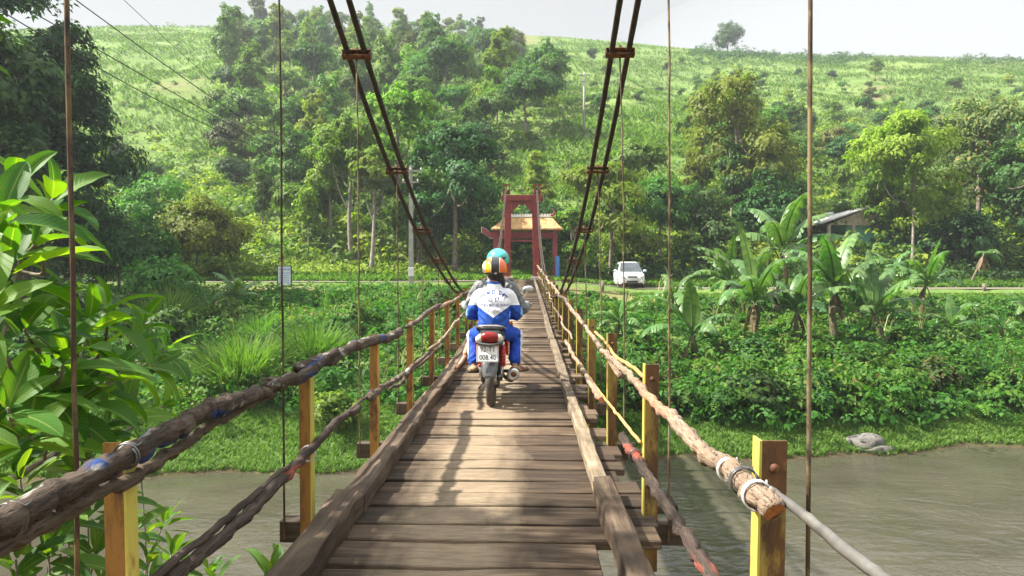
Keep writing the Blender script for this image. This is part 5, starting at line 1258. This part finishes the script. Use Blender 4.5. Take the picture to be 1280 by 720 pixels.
K = empty('motorbike', (BX, BY, BZ), 0, 'small black and red motorbike ridden away along the planks by two people', 'motorbike')
def ring(b, c, r, w, n=28):
    prof = [(r-.055, -w*.30), (r-.02, -w*.5), (r-.004, -w*.32), (r, 0), (r-.004, w*.32), (r-.02, w*.5), (r-.055, w*.30)]; V = []; m = len(prof)
    for i in range(n):
        a = 2*math.pi*i/n
        for q, x in prof: V.append((c[0] + x, c[1] + math.cos(a)*q, c[2] + math.sin(a)*q))
    b.add(V, [(i*m+k, i*m+(k+1) % m, ((i+1) % n)*m+(k+1) % m, ((i+1) % n)*m+k) for i in range(n) for k in range(m)])
for y_, nm in ((0, 'wheel'), (1.22, 'wheel')):
    b = MB(); ring(b, (0, y_, .285), .285, .092); t = b.build('wheel', M['tyre'], K)
    b = MB(); ring(b, (0, y_, .285), .228, .05); b.tube([(-.06, y_, .285), (.06, y_, .285)], .055, 14)
    for k in range(12): a = 2*math.pi*k/12; b.tube([(0, y_, .285), (0, y_ + .2*math.cos(a), .285 + .2*math.sin(a))], .004, 4)
    b.build('rim', M['chrome'], t)
def strip_(name, mat, rows, thick, parent):
    """rows of (x half width, y, z): a curved panel across the bike"""
    b = MB(); V = []
    for hw, y, z in rows: V += [(-hw, y, z), (-hw*.6, y - .012, z + .012), (0, y - .016, z + .016), (hw*.6, y - .012, z + .012), (hw, y, z)]
    n = len(V); V += [(x, y + thick, z - thick*.3) for x, y, z in V]; m = len(rows)
    f = [(k*5+i, k*5+i+1, (k+1)*5+i+1, (k+1)*5+i) for k in range(m-1) for i in range(4)]; f = f + [tuple(n + j for j in q[::-1]) for q in f]
    for k in range(m-1): f += [(k*5, (k+1)*5, n+(k+1)*5, n+k*5), ((k+1)*5+4, k*5+4, n+k*5+4, n+(k+1)*5+4)]
    f += [tuple(range(5))[::-1] + tuple(n+i for i in range(5)), tuple((m-1)*5+i for i in range(5)) + tuple(n+(m-1)*5+4-i for i in range(5))]
    b.add(V, f); return b.build(name, mat, parent)
strip_('rear_fender', M['silver'], [(.085, -.26, .56), (.088, -.31, .50), (.08, -.345, .43), (.066, -.365, .37), (.05, -.37, .345)], .02, K)
b = MB(); b.tube(smoothpath([(0, .15, .60), (0, -.1, .64), (0, -.25, .60)], 5), .075, 10, flat=(1, .3)); b.build('inner_fender', M['black_plastic'], K)
# tail
b = MB(); sec = [(.165, .55, .70, .80), (.17, .25, .68, .80), (.15, -.05, .66, .82), (.125, -.25, .67, .83), (.095, -.34, .69, .80)]; V = []
for hw, y, z0_, z1_ in sec: V += [(-hw*.7, y, z0_), (-hw, y, (z0_+z1_)/2), (-hw*.8, y, z1_), (hw*.8, y, z1_), (hw, y, (z0_+z1_)/2), (hw*.7, y, z0_)]
b.add(V, [(k*6+i, (k+1)*6+i, (k+1)*6+(i+1) % 6, k*6+(i+1) % 6) for k in range(4) for i in range(6)] + [tuple(range(6)), tuple(24+i for i in range(6))[::-1]]); b.build('tail_cowl', M['black_plastic'], K, bevel=.012)
b = MB(); b.tube(smoothpath([(0, -.16, .845), (0, .1, .835), (0, .45, .80), (0, .72, .80)], 5), .145, 14, flat=(1, .28)); b.build('seat', M['black_plastic'], K)
b = MB(); b.tube(smoothpath([(-.15, .15, .80), (-.155, -.12, .845), (-.12, -.27, .875), (-.06, -.31, .885), (.06, -.31, .885), (.12, -.27, .875), (.155, -.12, .845), (.15, .15, .80)], 5), .0095, 8); b.build('grab_rail', M['chrome'], K)
b = MB(); b.ball((0, -.325, .765), (.105, .045, .062), 18, 10); tl = b.build('tail_light', M['red_lens'], K)
for s_ in (-1, 1):
    b = MB(); b.ball((s_*.098, -.315, .755), (.042, .035, .05), 12, 8, rot=Euler((0, R(-20*s_), 0))); b.build('indicator', M['clear_lens'], K)
b = MB(); b.tube(smoothpath([(-.14, -.29, .77), (-.12, -.34, .715), (0, -.36, .695), (.12, -.34, .715), (.14, -.29, .77)], 5), .014, 8); b.build('light_surround', M['silver'], tl)
# plate
pe = MB(); ro = Euler((R(-14), 0, 0)); pe.box((-.02, -.352, .605), (.225, .006, .178), ro); plo = pe.build('number_plate', M['plate'], K, bevel=.002)
rm = np.array(ro.to_matrix()); b = MB()
for body, dz, sz in (('92-T1', .042, .076), ('008.40', -.042, .074)):
    v, f = mesh_np(text_mesh(body, sz)); v = np.stack([v[:, 0]*.86, -v[:, 2] - .0042, v[:, 1] + dz], 1) @ rm.T + np.array((-.02, -.352, .605)); b.add(v, f, 0, False)
b.build('lettering', M['ink'], plo); b = MB()
V = [(sx*w, -.0042, sz*h) for w, h in ((.108, .085), (.104, .081)) for sx, sz in ((-1, -1), (1, -1), (1, 1), (-1, 1))]; b.add(np.array(V) @ rm.T + np.array((-.02, -.352, .605)), [(i, (i+1) % 4, 4 + (i+1) % 4, 4 + i) for i in range(4)], 0, False); b.build('plate_border', M['ink'], plo)
b = MB(); b.box((-.0, -.30, .60), (.06, .02, .16)); b.build('plate_bracket', M['dark_metal'], K)
# suspension, swing arm, engine, exhaust
for s_ in (-1, 1):
    b = MB(); b.tube([(s_*.115, .03, .30), (s_*.118, .06, .46)], .016, 8); sh0 = b.build('shock_absorber', M['chrome'], K)
    b = MB(); b.tube([(s_*.118, .055, .42), (s_*.122, .10, .64)], .030, 10, prof=None); 
    for k in range(6): b.tube([(s_*.118, .055 + .045*k/6, .42 + .2*k/6), (s_*.118, .055 + .045*k/6 + .004, .42 + .2*k/6 + .014)], .036, 10)
    b.build('spring', M['bike_red'], sh0)
    b = MB(); b.box((s_*.095, .22, .30), (.035, .50, .05)); b.build('swing_arm', M['dark_metal'], K, bevel=.008)
    b = MB(); b.box((s_*.155, .33, .64), (.03, .42, .16), Euler((R(10), 0, R(4*s_)))); b.build('side_panel', M['bike_red'], K, bevel=.012)
    b = MB(); b.tube([(s_*.09, .28, .33), (s_*.25, .27, .33)], .012, 8); b.tube([(s_*.16, .27, .33), (s_*.27, .27, .33)], .018, 8); b.build('foot_peg', M['black_plastic'], K)
    b = MB(); b.tube([(s_*.09, .62, .29), (s_*.30, .62, .29)], .017, 8); b.build('foot_peg', M['black_plastic'], K)
    b = MB(); b.box((s_*.20, .98, .60), (.03, .12, .46), Euler((R(-16), 0, R(20*s_)))); b.build('leg_shield', M['bike_red'], K, bevel=.012)
    b = MB(); b.tube([(s_*.075, 1.22, .285), (s_*.075, 1.12, .62)], .02, 8); b.build('fork', M['chrome'], K)
    b = MB(); b.tube([(s_*.30, 1.0, 1.045), (s_*.40, .96, 1.035)], .017, 8); b.build('grip', M['black_plastic'], K)
    if s_ < 0: continue
    b = MB(); b.tube(smoothpath([(s_*.27, 1.01, 1.05), (s_*.32, 1.03, 1.14), (s_*.375, 1.02, 1.20)], 4), .006, 6); ms = b.build('mirror', M['black_plastic'], K)
    b = MB(); b.ball((s_*.395, 1.0, 1.225), (.072, .022, .046), 16, 10, rot=Euler((0, R(-14*s_), 0))); b.build('mirror_glass', M['chrome'], ms)
b = MB(); b.box((.0, .55, .32), (.22, .42, .22), taper=(.8, .8)); b.tube([(0, .60, .36), (0, .84, .40)], .085, 12); b.build('engine', M['dark_metal'], K, bevel=.02)
b = MB(); b.box((-.085, .18, .30), (.04, .46, .09)); b.build('chain_case', M['black_plastic'], K, bevel=.015)
b = MB(); q = smoothpath([(.10, .8, .22), (.16, .55, .20), (.20, .30, .26), (.225, .10, .32), (.24, -.10, .355)], 5); b.tube(q, np.interp(np.linspace(0, 1, len(q)), [0, .4, .5, 1], [.02, .022, .055, .062]), 14); ex = b.build('exhaust', M['dark_metal'], K)
b = MB(); ring(b, (0, 0, 0), .066, .03, 20); v = b.v[0][:, [1, 0, 2]]; b.v = [v + np.array((.241, -.115, .357))]; b.build('end_ring', M['chrome'], ex)
b = MB(); b.tube([(.241, -.118, .357), (.242, -.135, .359)], .026, 12); b.build('tail_pipe', M['rust'], ex)
b = MB(); b.tube(smoothpath([(0, .75, .62), (0, .95, .80), (0, 1.04, .98)], 4), .06, 10); b.build('steering_column', M['black_plastic'], K)
b = MB(); b.tube(smoothpath([(-.33, .98, 1.045), (-.2, 1.02, 1.03), (0, 1.04, 1.0), (.2, 1.02, 1.03), (.33, .98, 1.045)], 4), .014, 8); b.build('handlebar', M['dark_metal'], K)
b = MB(); b.ball((0, 1.10, .97), (.13, .11, .10), 16, 10); hl = b.build('headlight_cowl', M['black_plastic'], K); b = MB(); b.ball((0, 1.175, .965), (.075, .04, .06), 12, 8); b.build('headlight', M['clear_lens'], hl)
b = MB(); b.tube(smoothpath([(0, .98, .40), (0, 1.1, .57), (0, 1.25, .60), (0, 1.42, .53)], 5), .065, 10, flat=(1, .3)); b.build('front_fender', M['bike_red'], K)
b = MB(); b.tube([(-.06, .1, .28), (-.14, .02, .02 + .16)], .010, 6); b.build('kick_stand', M['dark_metal'], K)

# ------------------------------------------------------------------ parked car
M['car_paint'] = noisy('car_paint', (.62, .63, .64), (.68, .69, .70), 3, .28, .25, 0); M['car_glass'] = noisy('car_glass', (.02, .028, .034), (.05, .065, .075), 2, .06, bumpy=0, spec=.8)
cx0 = base(790.5, 45.4); CAR = empty('parked_car', (cx0[0], 45.4, float(zroad(np.array(cx0[0]))) + .035), R(-2), 'silver white people carrier parked facing the camera on the road, right of the bridge', 'car')
# rows along the car (front at y = 0): y, half width at sill / belt / roof, heights sill, belt, roof
rows = [(-.02, .60, .66, .56, .34, .62, .70), (.10, .76, .80, .66, .26, .70, .86), (.55, .83, .86, .70, .24, .86, .98), (1.02, .85, .88, .74, .24, .94, 1.06), (1.30, .86, .885, .70, .24, .97, 1.32), (1.85, .87, .89, .62, .24, 1.0, 1.68), (2.6, .87, .89, .62, .24, 1.02, 1.75), (3.6, .86, .88, .61, .25, 1.03, 1.72), (4.15, .82, .86, .58, .30, 1.03, 1.66), (4.42, .76, .82, .58, .40, 1.02, 1.40), (4.5, .70, .74, .5, .45, .98, 1.1)]
b = MB(); V = []
for y, a, c, d_, z0_, z1_, z2_ in rows: V += [(-a, y, z0_), (-c, y, z0_*.4 + z1_*.6), (-c*.985, y, z1_), (-d_, y, z2_ - .04), (-d_*.75, y, z2_), (d_*.75, y, z2_), (d_, y, z2_ - .04), (c*.985, y, z1_), (c, y, z0_*.4 + z1_*.6), (a, y, z0_)]
m_ = len(rows); b.add(V, [(k*10+i, k*10+(i+1) % 10, (k+1)*10+(i+1) % 10, (k+1)*10+i) for k in range(m_-1) for i in range(10)] + [tuple(range(10))[::-1], tuple((m_-1)*10+i for i in range(10))]); b.build('body', M['car_paint'], CAR, bevel=.015)
b = MB(); wz = lambda t: (1.06 + .62*t, 1.04 + .74*t)
V = []
for t in (.04, .5, .97):
    z = 1.04 + .63*t; y = 1.0 + .80*t - .03; w = .735 - .135*t
    for s_ in np.linspace(-1, 1, 7): V.append((s_*w, y - .035*(1 - s_*s_) - .012, z + .015))
b.add(V, [(k*7+i, k*7+i+1, (k+1)*7+i+1, (k+1)*7+i) for k in range(2) for i in range(6)]); b.build('windscreen', M['car_glass'], CAR)
for s_ in (-1, 1):
    for (ya, yb, nm) in ((1.45, 2.35, 'side_window'), (2.45, 3.35, 'side_window'), (3.45, 4.10, 'side_window')):
        b = MB(); V = [(s_*.884, ya + (-.12 if ya < 1.5 else 0), 1.05), (s_*.887, yb, 1.06), (s_*.675, yb - .02, 1.60), (s_*.685, ya + (.35 if ya < 1.5 else .02), 1.60)]; b.add(V, [(0, 1, 2, 3) if s_ > 0 else (3, 2, 1, 0)], 0, False); b.build(nm, M['car_glass'], CAR)
    for y in (.82, 3.58):
        b = MB(); ring(b, (s_*.79, y, .32), .32, .21, 24); t = b.build('wheel', M['tyre'], CAR); b = MB(); b.tube([(s_*.80, y, .32), (s_*.895, y, .32)], .20, 16); b.build('rim', M['chrome'], t)
    b = MB(); b.ball((s_*.62, .06, .74), (.17, .10, .075), 14, 8, rot=Euler((0, R(-14*s_), R(28*s_)))); b.build('headlight', M['clear_lens'], CAR)
    b = MB(); b.ball((s_*.98, 1.28, 1.12), (.12, .06, .085), 12, 8); b.box((s_*.90, 1.30, 1.06), (.10, .05, .04)); b.build('mirror', M['car_paint'], CAR)
    b = MB(); b.tube([(s_*.60, -.045, .43), (s_*.60, .03, .43)], .055, 12); b.build('fog_light', M['clear_lens'], CAR)
b = MB(); b.box((0, .0, .735), (.62, .09, .10)); gro = b.build('grille', M['black_plastic'], CAR, bevel=.01); b = MB(); b.box((0, -.05, .76), (.56, .02, .022)); b.box((0, -.05, .715), (.56, .02, .018)); b.build('grille_bar', M['chrome'], gro)
b = MB(); b.box((0, -.0, .41), (.74, .10, .12)); b.build('air_intake', M['black_plastic'], CAR, bevel=.01); b = MB(); b.box((0, -.035, .565), (.50, .02, .10)); b.build('number_plate', M['plate'], CAR, bevel=.002)
b = MB(); b.box((0, .06, .30), (1.36, .16, .07)); b.build('bumper_lip', M['black_plastic'], CAR, bevel=.02)

# ------------------------------------------------------------------ house among the trees
q = hit(1056, 309, 58); HX, HY, HZ = q.x, q.y, q.z
HS = empty('small_house', (HX, HY, HZ), R(8), 'small house with grey roof and turquoise wall half hidden behind trees at right', 'house'); sc_ = HY/72
def hp(px, py): v = P(px, py, HY) - Vector((HX, HY, HZ)); return v.x, v.z
M['turq'] = noisy('turquoise_wall', (.16, .50, .47), (.24, .58, .55), 2, .8, bumpy=.1); M['roofgrey'] = noisy('grey_roof', (.38, .37, .37), (.55, .54, .53), 2, .6, bumpy=.2)
M['board'] = noisy('gable_board', (.32, .26, .20), (.46, .38, .30), 3, .85, bumpy=.2); M['porch_shade'] = noisy('shaded_porch', (.02, .018, .016), (.04, .035, .03), 3, .9, bumpy=0)
xa, za = hp(1021, 280); xb, zb_ = hp(1079, 261); xc = 2*xb - xa; D_ = 6
b = MB(); b.box(((xb + xc*.9)/2 - .6, D_/2, za/2 - .2), (xc*.9 - xb + 1.6, D_, za + .4)); hw = b.build('wall', M['turq'], HS)
b = MB(); b.box(((xa + xb)/2 - .2, D_*.72, za/2), ((xb - xa)*.86, D_*.5, za)); b.build('back_wall', M['porch_shade'], HS)  # near-black paint stands in for the shade inside the porch
for x0, z0_, x1, z1_ in ((xa - .3, za - .08, xb, zb_), (xb, zb_, xc + .3, za - .08)):
    b = MB(); b.add([(x0, -.9, z0_), (x1, -.9, z1_), (x1, D_ + .5, z1_), (x0, D_ + .5, z0_), (x0, -.9, z0_ + .12), (x1, -.9, z1_ + .12), (x1, D_ + .5, z1_ + .12), (x0, D_ + .5, z0_ + .12)], [(0, 3, 2, 1), (4, 5, 6, 7), (0, 1, 5, 4), (1, 2, 6, 5), (2, 3, 7, 6), (3, 0, 4, 7)], 0, False); b.build('roof', M['roofgrey'], HS)
b = MB(); b.add([(xa + .4, -.6, za - .15), (xc - .4, -.6, za - .15), (xb, -.6, zb_ - .08), (xa + .4, -.52, za - .15), (xc - .4, -.52, za - .15), (xb, -.52, zb_ - .08)], [(0, 1, 2), (5, 4, 3), (0, 3, 4, 1)], 0, False); b.build('gable', M['board'], HS)
for px in (1030, 1062.5):
    b = MB(); b.box((hp(px, 290)[0], -.5, za/2 - .2), (.24, .24, za + .2)); b.build('porch_post', M['board'], HS, bevel=.01)
b = MB(); b.box(((xa+xb)/2, D_/2 - .3, .1), (xb - xa, D_, .4)); b.build('plinth', noisy('plinth', (.25, .24, .22), (.36, .34, .31), 3, .9), HS)
# ------------------------------------------------------------------ utility poles, wires, sign board
M['concrete'] = noisy('pole_concrete', (.24, .23, .21), (.36, .34, .31), 3, .9, bumpy=.2)
pbx = base(514, 43.6); ztop = P(514, 207, 43.6).z
UP = empty('utility_pole', pbx, 0, 'grey concrete utility pole by the road, white band near its foot', 'utility pole')
hP = ztop - pbx[2]; b = MB(); b.box((0, 0, hP/2), (.30, .26, hP), taper=(.6, .6)); b.build('pole', M['concrete'], UP, bevel=.015)
b = MB(); b.box((-.0, -.0, P(514, 340, 43.6).z - pbx[2]), (.34, .30, .55)); b.build('white_band', M['white'], UP, bevel=.01)
for k, dz in enumerate((.35, 1.05)):
    b = MB(); b.box((0, -.14, hP - dz), (1.5 if k == 0 else 1.1, .08, .09)); ar = b.build('cross_arm', M['concrete'], UP)
    for x in ((-.65, 0, .65) if k == 0 else (-.45, .45)): b = MB(); b.lathe([(.03, 0), (.05, .03), (.035, .07), (.05, .10), (.03, .14)], (x, -.14, hP - dz + .05), 10); b.build('insulator', M['white'], ar)
M['wire_black'] = noisy('black_wire', (.012, .012, .013), (.025, .025, .026), 5, .6, bumpy=0)
def wire(off, zs, label, r=.011):
    A = (pbx[0] + off, 43.5); s0 = (-9.0 + off*.6, 6.0); ys_ = np.linspace(3, 43.5, 46); cz_ = np.polyfit([p[0] for p in zs], [p[1] for p in zs], 2 if len(zs) < 4 else 3)
    pts = [(A[0] + (y - 43.5)*(A[0] - s0[0])/37.5, y, float(np.polyval(cz_, y))) for y in ys_]; b = MB(); b.tube(pts, r, 6)
    tag(b.build('overhead_wire', M['wire_black']), label, 'wire', 'overhead wires at the left')
def zw(px, py, off):      # height and distance where the wire's vertical plane meets that sight line
    ax = pbx[0] + off; bx = -9.0 + off*.6; k = (ax - bx)/37.5; d = ray(px, py); u = d.x/d.y; y = (ax - 43.5*k)/(u - k); return (y, d.z/d.y*y)
wire(0, [zw(95, 0, 0), zw(212, 85, 0), zw(330, 165, 0), (43.5, hP + pbx[2] - .2)], 'black overhead wire, middle one of the three long sagging wires')
wire(.55, [zw(155, 0, .55), zw(225, 65, .55), zw(310, 140, .55), (43.5, hP + pbx[2] - .2)], 'thinnest black overhead wire, topmost at the upper left', .006)
wire(-.5, [zw(35, 12, -.5), zw(180, 95, -.5), zw(310, 168, -.5), (43.5, hP + pbx[2] - .9)], 'black overhead wire, second from the bottom at the upper left')
wire(-.62, [zw(12, 20, -.62), zw(150, 100, -.62), zw(330, 188, -.62), (43.5, hP + pbx[2] - .95)], 'black overhead wire, lowest at the upper left')
q = hit(730, 169, 60); d_ = ray(730, 88); hP2 = d_.z/d_.y*q.y - q.z
U2 = empty('utility_pole', (q.x, q.y, q.z - .2), 0, 'thin grey pole standing alone on the grassy hillside above the tower', 'utility pole')
b = MB(); b.tube([(0, 0, -.3), (0, 0, hP2*.5), (0, 0, hP2)], [.17, .14, .10], 8); b.build('pole', M['concrete'], U2); b = MB(); b.box((0, -.1, hP2 - .4), (1.5, .1, .12)); b.box((0, -.1, hP2 - 1.2), (1.1, .1, .12)); b.build('cross_arm', M['concrete'], U2)
M['sign_face'] = noisy('sign_face', (.42, .52, .66), (.58, .66, .76), 2, .5, bumpy=0)
sb = base(355.5, 44.0); z1, z0_ = P(355, 333, 44).z - sb[2], P(355, 356, 44).z - sb[2]; SB = empty('sign_board', sb, R(6), 'pale blue notice board on posts beside the road at left', 'sign'); w = .80
b = MB(); b.box((0, 0, (z0_+z1)/2), (w, .05, z1 - z0_)); pn = b.build('panel', M['sign_face'], SB, bevel=.005)
b = MB()
for dz, h, ww in ((.16, .09, .62), (.36, .05, .66), (.50, .045, .55), (.62, .045, .64), (.74, .045, .5), (.86, .045, .6)):
    x = -ww/2; g = np.random.default_rng(int(dz*100))
    while x < ww/2: lw = g.uniform(.04, .11); b.box((x + lw/2, -.028, z1 - dz*(z1 - z0_)), (lw, .003, h*.8)); x += lw + .03
b.build('lettering', M['blue'], pn)
for s_ in (-1, 1): b = MB(); b.box((s_*(w/2 + .03), .0, z1/2 - .05), (.06, .07, z1 + .16)); b.build('post', M['dark_metal'], SB)
b = MB(); b.box((0, 0, z1 + .03), (w + .14, .08, .05)); b.build('frame', M['dark_metal'], SB)

# ------------------------------------------------------------------ big-leaved plants close to the camera
def bigleaf_mat(name, dark, mid, light, trans=.45):
    m, nt, out = newmat(name); at = nd(nt, 'ShaderNodeVertexColor', layer_name='leafpos'); s = nd(nt, 'ShaderNodeSeparateColor', {0: at.outputs[0]})
    g = nt.nodes.new('ShaderNodeNewGeometry'); col = ramp(nt, g.outputs['Random Per Island'], [(0, dark), (.55, mid), (1, light)])
    rib = ramp(nt, s.outputs[0], [(.03, 1.), (.10, 0.)]); ph = math_(nt, 'ADD', math_(nt, 'MULTIPLY', s.outputs[1], 13.0), math_(nt, 'MULTIPLY', s.outputs[0], -2.6))
    vn = math_(nt, 'ABSOLUTE', math_(nt, 'SUBTRACT', math_(nt, 'FRACT', ph), .5)); vein = ramp(nt, vn, [(.02, 1.), (.10, 0.)])
    col = mixc(nt, math_(nt, 'MULTIPLY', rib, .55), col, (.26, .34, .10)); col = mixc(nt, math_(nt, 'MULTIPLY', vein, .22), col, (.20, .30, .08))
    nz = noise(nt, coords(nt, 'Object', rnd=False), 30, 3); col = mixc(nt, math_(nt, 'MULTIPLY', ramp(nt, nz, [(.60, 0.), (.70, 1.)]), .5), col, (.13, .11, .035))
    h = math_(nt, 'SUBTRACT', 1.0, math_(nt, 'MULTIPLY', vein, .6)); p = nd(nt, 'ShaderNodeBsdfPrincipled', {'Base Color': col, 'Roughness': .5, 'Specular IOR Level': .2, 'Normal': bump(nt, h, .35, .006)})
    t = nd(nt, 'ShaderNodeBsdfTranslucent', {'Color': mixc(nt, 1, col, (2.3, 2.1, .3), 'MULTIPLY')}); mx = nd(nt, 'ShaderNodeMixShader', {0: trans, 1: p.outputs[0], 2: t.outputs[0]}); nt.links.new(mx.outputs[0], out.inputs[0]); return m
M['bigleaf'] = bigleaf_mat('glossy_leaf', (.022, .085, .014), (.05, .15, .018), (.11, .22, .024)); M['narrowleaf'] = bigleaf_mat('narrow_leaf', (.03, .085, .02), (.055, .14, .025), (.11, .20, .035), .38)
class LeafSet:
    def __init__(s): s.v = []; s.f = []; s.a = []; s.n = 0
    def leaf(s, base_, d, up, L, W, curl, fold, g):
        d = Vector(d).normalized(); side = d.cross(Vector(up)).normalized(); n_ = side.cross(d).normalized(); nr = 10; p = Vector(base_); ang = 0
        for k in range(nr):
            t = k/(nr-1); w = W*.5*(math.sin(math.pi*min(1, (t*.93 + .035)**.86))**.85) if 0 < k < nr-1 else W*.02
            dd = d*math.cos(ang) - n_*math.sin(ang); nn = n_*math.cos(ang) + d*math.sin(ang)
            for j, c in enumerate((-1, -.55, 0, .55, 1)):
                rip = math.sin(t*17 + j*2)*.025*W*abs(c); q = p + side*w*c*math.cos(fold) + nn*(abs(c)*w*math.sin(fold) + rip); s.v.append(tuple(q)); s.a.append((abs(c), t, 0, 1))
            p = p + dd*L/(nr-1); ang += curl/(nr-1)
        s.f += [tuple(s.n + x for x in (k*5+j, k*5+j+1, (k+1)*5+j+1, (k+1)*5+j)) for k in range(nr-1) for j in range(4)]; s.n += nr*5
    def rosette(s, c, axis, n, L, W, g, spread=(20, 80), curl=(20, 60)):
        ax = Vector(axis).normalized(); u = ax.orthogonal().normalized(); v = ax.cross(u); a0 = g.uniform(0, 6.28)
        for k in range(n):
            a = a0 + k*2.4; sp = R(spread[0] + (spread[1] - spread[0])*k/max(1, n-1) + g.uniform(-8, 8)); rad = u*math.cos(a) + v*math.sin(a); d = ax*math.cos(sp) + rad*math.sin(sp)
            up = ax*math.sin(sp) - rad*math.cos(sp); off = ax*(-.045*k/n*2); l = L*g.uniform(.75, 1.2)*(.7 + .45*min(1, k/4))
            s.leaf(Vector(c) + off + rad*.008 + d*.012, d, up, l, W*l/L*g.uniform(.85, 1.15), R(g.uniform(*curl)), R(g.uniform(10, 32)), g)
    def build(s, name, mat, parent):
        me = bpy.data.meshes.new(name); me.from_pydata(s.v, [], s.f); me.polygons.foreach_set('use_smooth', [True]*len(s.f)); ca = me.color_attributes.new('leafpos', 'FLOAT_COLOR', 'POINT'); ca.data.foreach_set('color', np.array(s.a, np.float32).ravel()); me.update(); return link(name, me, mat, parent)
def leafy(name, root_xy, tips, L, W, n, mat, label, cat, seed, stemr=.03, spread=(15, 85), hub_z=None, toward=(0, 0, 1), split=-1):
    g = np.random.default_rng(seed); gzz = gz(*root_xy) - .1; e = empty(name, (0, 0, 0), 0, label, cat); e.location = (root_xy[0], root_xy[1], gzz); o0 = Vector(e.location); ls = LeafSet(); b = MB()
    tips = [Vector(t) for t in tips]; cen = sum(tips, Vector())/len(tips); hub = Vector((root_xy[0]*.5 + cen.x*.5, root_xy[1]*.5 + cen.y*.5, hub_z if hub_z is not None else cen.z - .9))
    q = smoothpath([Vector((root_xy[0], root_xy[1], gzz)) - o0, (Vector((root_xy[0], root_xy[1], (gzz + hub.z)/2)) + Vector((g.normal(0, .08), g.normal(0, .08), 0))) - o0, hub - o0], 6); b.tube(q, np.linspace(stemr*1.5, stemr, len(q)), 9)
    b.build('trunk', M['bark'], e); b = MB()
    for ti, t in enumerate(tips):
        if ti == split: hub = Vector((-3.7, 2.9, -.5)); q = smoothpath([Vector((root_xy[0], root_xy[1], -2.6)) - o0, Vector((-3.4, 2.8, -1.5)) - o0, hub - o0], 5); b.tube(q, np.linspace(stemr, stemr*.6, len(q)), 7)
        ax = (t - hub).normalized()*.6 + Vector(toward)*.7 + Vector(g.normal(0, .25, 3)); hb = hub
        if split > 0 and ti < split:
            gi = ti//5; grp = tips[gi*5:gi*5+5]; hb = sum(grp, Vector())/len(grp) - Vector((.22, -.05, .16))
            if ti % 5 == 0: qq = smoothpath([hub - o0, hub*.5 + hb*.5 - o0 - Vector((.2, 0, .1)), hb - o0], 6); b.tube(qq, np.linspace(stemr*.5, stemr*.28, len(qq)), 6)
        mid = hb*.45 + t*.55 + Vector((g.normal(0, .06), g.normal(0, .06), -.10)); q = smoothpath([hb - o0, mid - o0, t - o0], 6); b.tube(q, np.linspace(stemr*.25, .004, len(q)), 6)
        ls.rosette(t - o0, ax, max(4, int(n*g.uniform(.75, 1.25))), L*g.uniform(.85, 1.1), W, g, spread)
    b.build('branch', M['bark'], e); ls.build('crown', mat, e); return e
def near(px, py, extra=0.0, xo=1.70): d = max(2.15, xo*F/(658 - px)) + extra; return P(px, py, d)
g = np.random.default_rng(5)
T1 = [near(*t) for t in [(18, 232, .3), (2, 262, .1), (45, 300, .15), (10, 330, .05), (60, 268, .6), (-20, 385, .0), (30, 412, .1), (75, 440, .1), (110, 408, .25), (165, 432, .2), (182, 448, .5), (140, 470, .1), (95, 492, .2), (40, 480, .1), (10, 510, .0), (150, 520, .4), (70, 528, .3), (206, 506, .9), (178, 404, 1.0), (120, 445, .7), (60, 380, .6)]]
T1 += [t + Vector((g.uniform(-.14, .06), g.uniform(-.1, .25), g.uniform(-.16, .10))) for t in list(T1)[::2]]
T1.sort(key=lambda v: (round((v.z + 3)*2.2), v.x)); NT1 = len(T1); T1 += [Vector((g.uniform(-4.6, -2.5), g.uniform(1.2, 2.6), g.uniform(-.9, .75))) for _ in range(16)] + [Vector((g.uniform(-4.4, -3.0), g.uniform(2.9, 4.15), g.uniform(.7, 3.4))) for _ in range(80)]  # unseen crown tips added beyond the left frame edge to shade the near deck
leafy('broadleaf_tree', (-2.9, 2.6), T1, .25, .098, 7, M['bigleaf'], 'near tree with big glossy sunlit leaves at the left edge, outside the railing', 'tree', 601, .045, (20, 95), -1.5, (.12, -.15, .75), NT1)
T2 = [near(*t) for t in [(25, 600, .3, 1.8), (62, 640, .2, 1.8), (95, 590, .5, 1.8), (110, 630, .3, 1.8), (60, 690, .1, 1.8), (20, 700, .1, 1.8), (150, 610, .4, 1.9), (165, 660, .35, 1.9), (120, 690, .2, 1.8), (185, 700, .3, 1.9), (205, 650, .6, 1.95), (175, 560, .7, 1.9), (-20, 650, .2, 1.8), (80, 560, .8, 1.8), (130, 730, .1, 1.8), (190, 735, .3, 1.9), (30, 750, .2, 1.8), (215, 690, .7, 2.0), (100, 540, 1.0, 1.8)]]
leafy('broadleaf_shrub', (-2.6, 3.7), T2, .20, .062, 10, M['narrowleaf'], 'leafy shrub with narrower upright leaves below the left railing', 'shrub', 602, .03, (12, 85), -2.9, (.1, -.1, .9))
T3 = [P(352, 696, 4.45), P(338, 715, 4.3), P(368, 712, 4.6), P(270, 728, 4.2), P(262, 712, 4.5)]
leafy('broadleaf_shrub', (-1.75, 4.3), T3, .20, .075, 6, M['narrowleaf'], 'small leafy shoot poking up between the left railing and the kerb', 'shrub', 603, .015, (15, 80), -2.3, (0, -.1, .9))
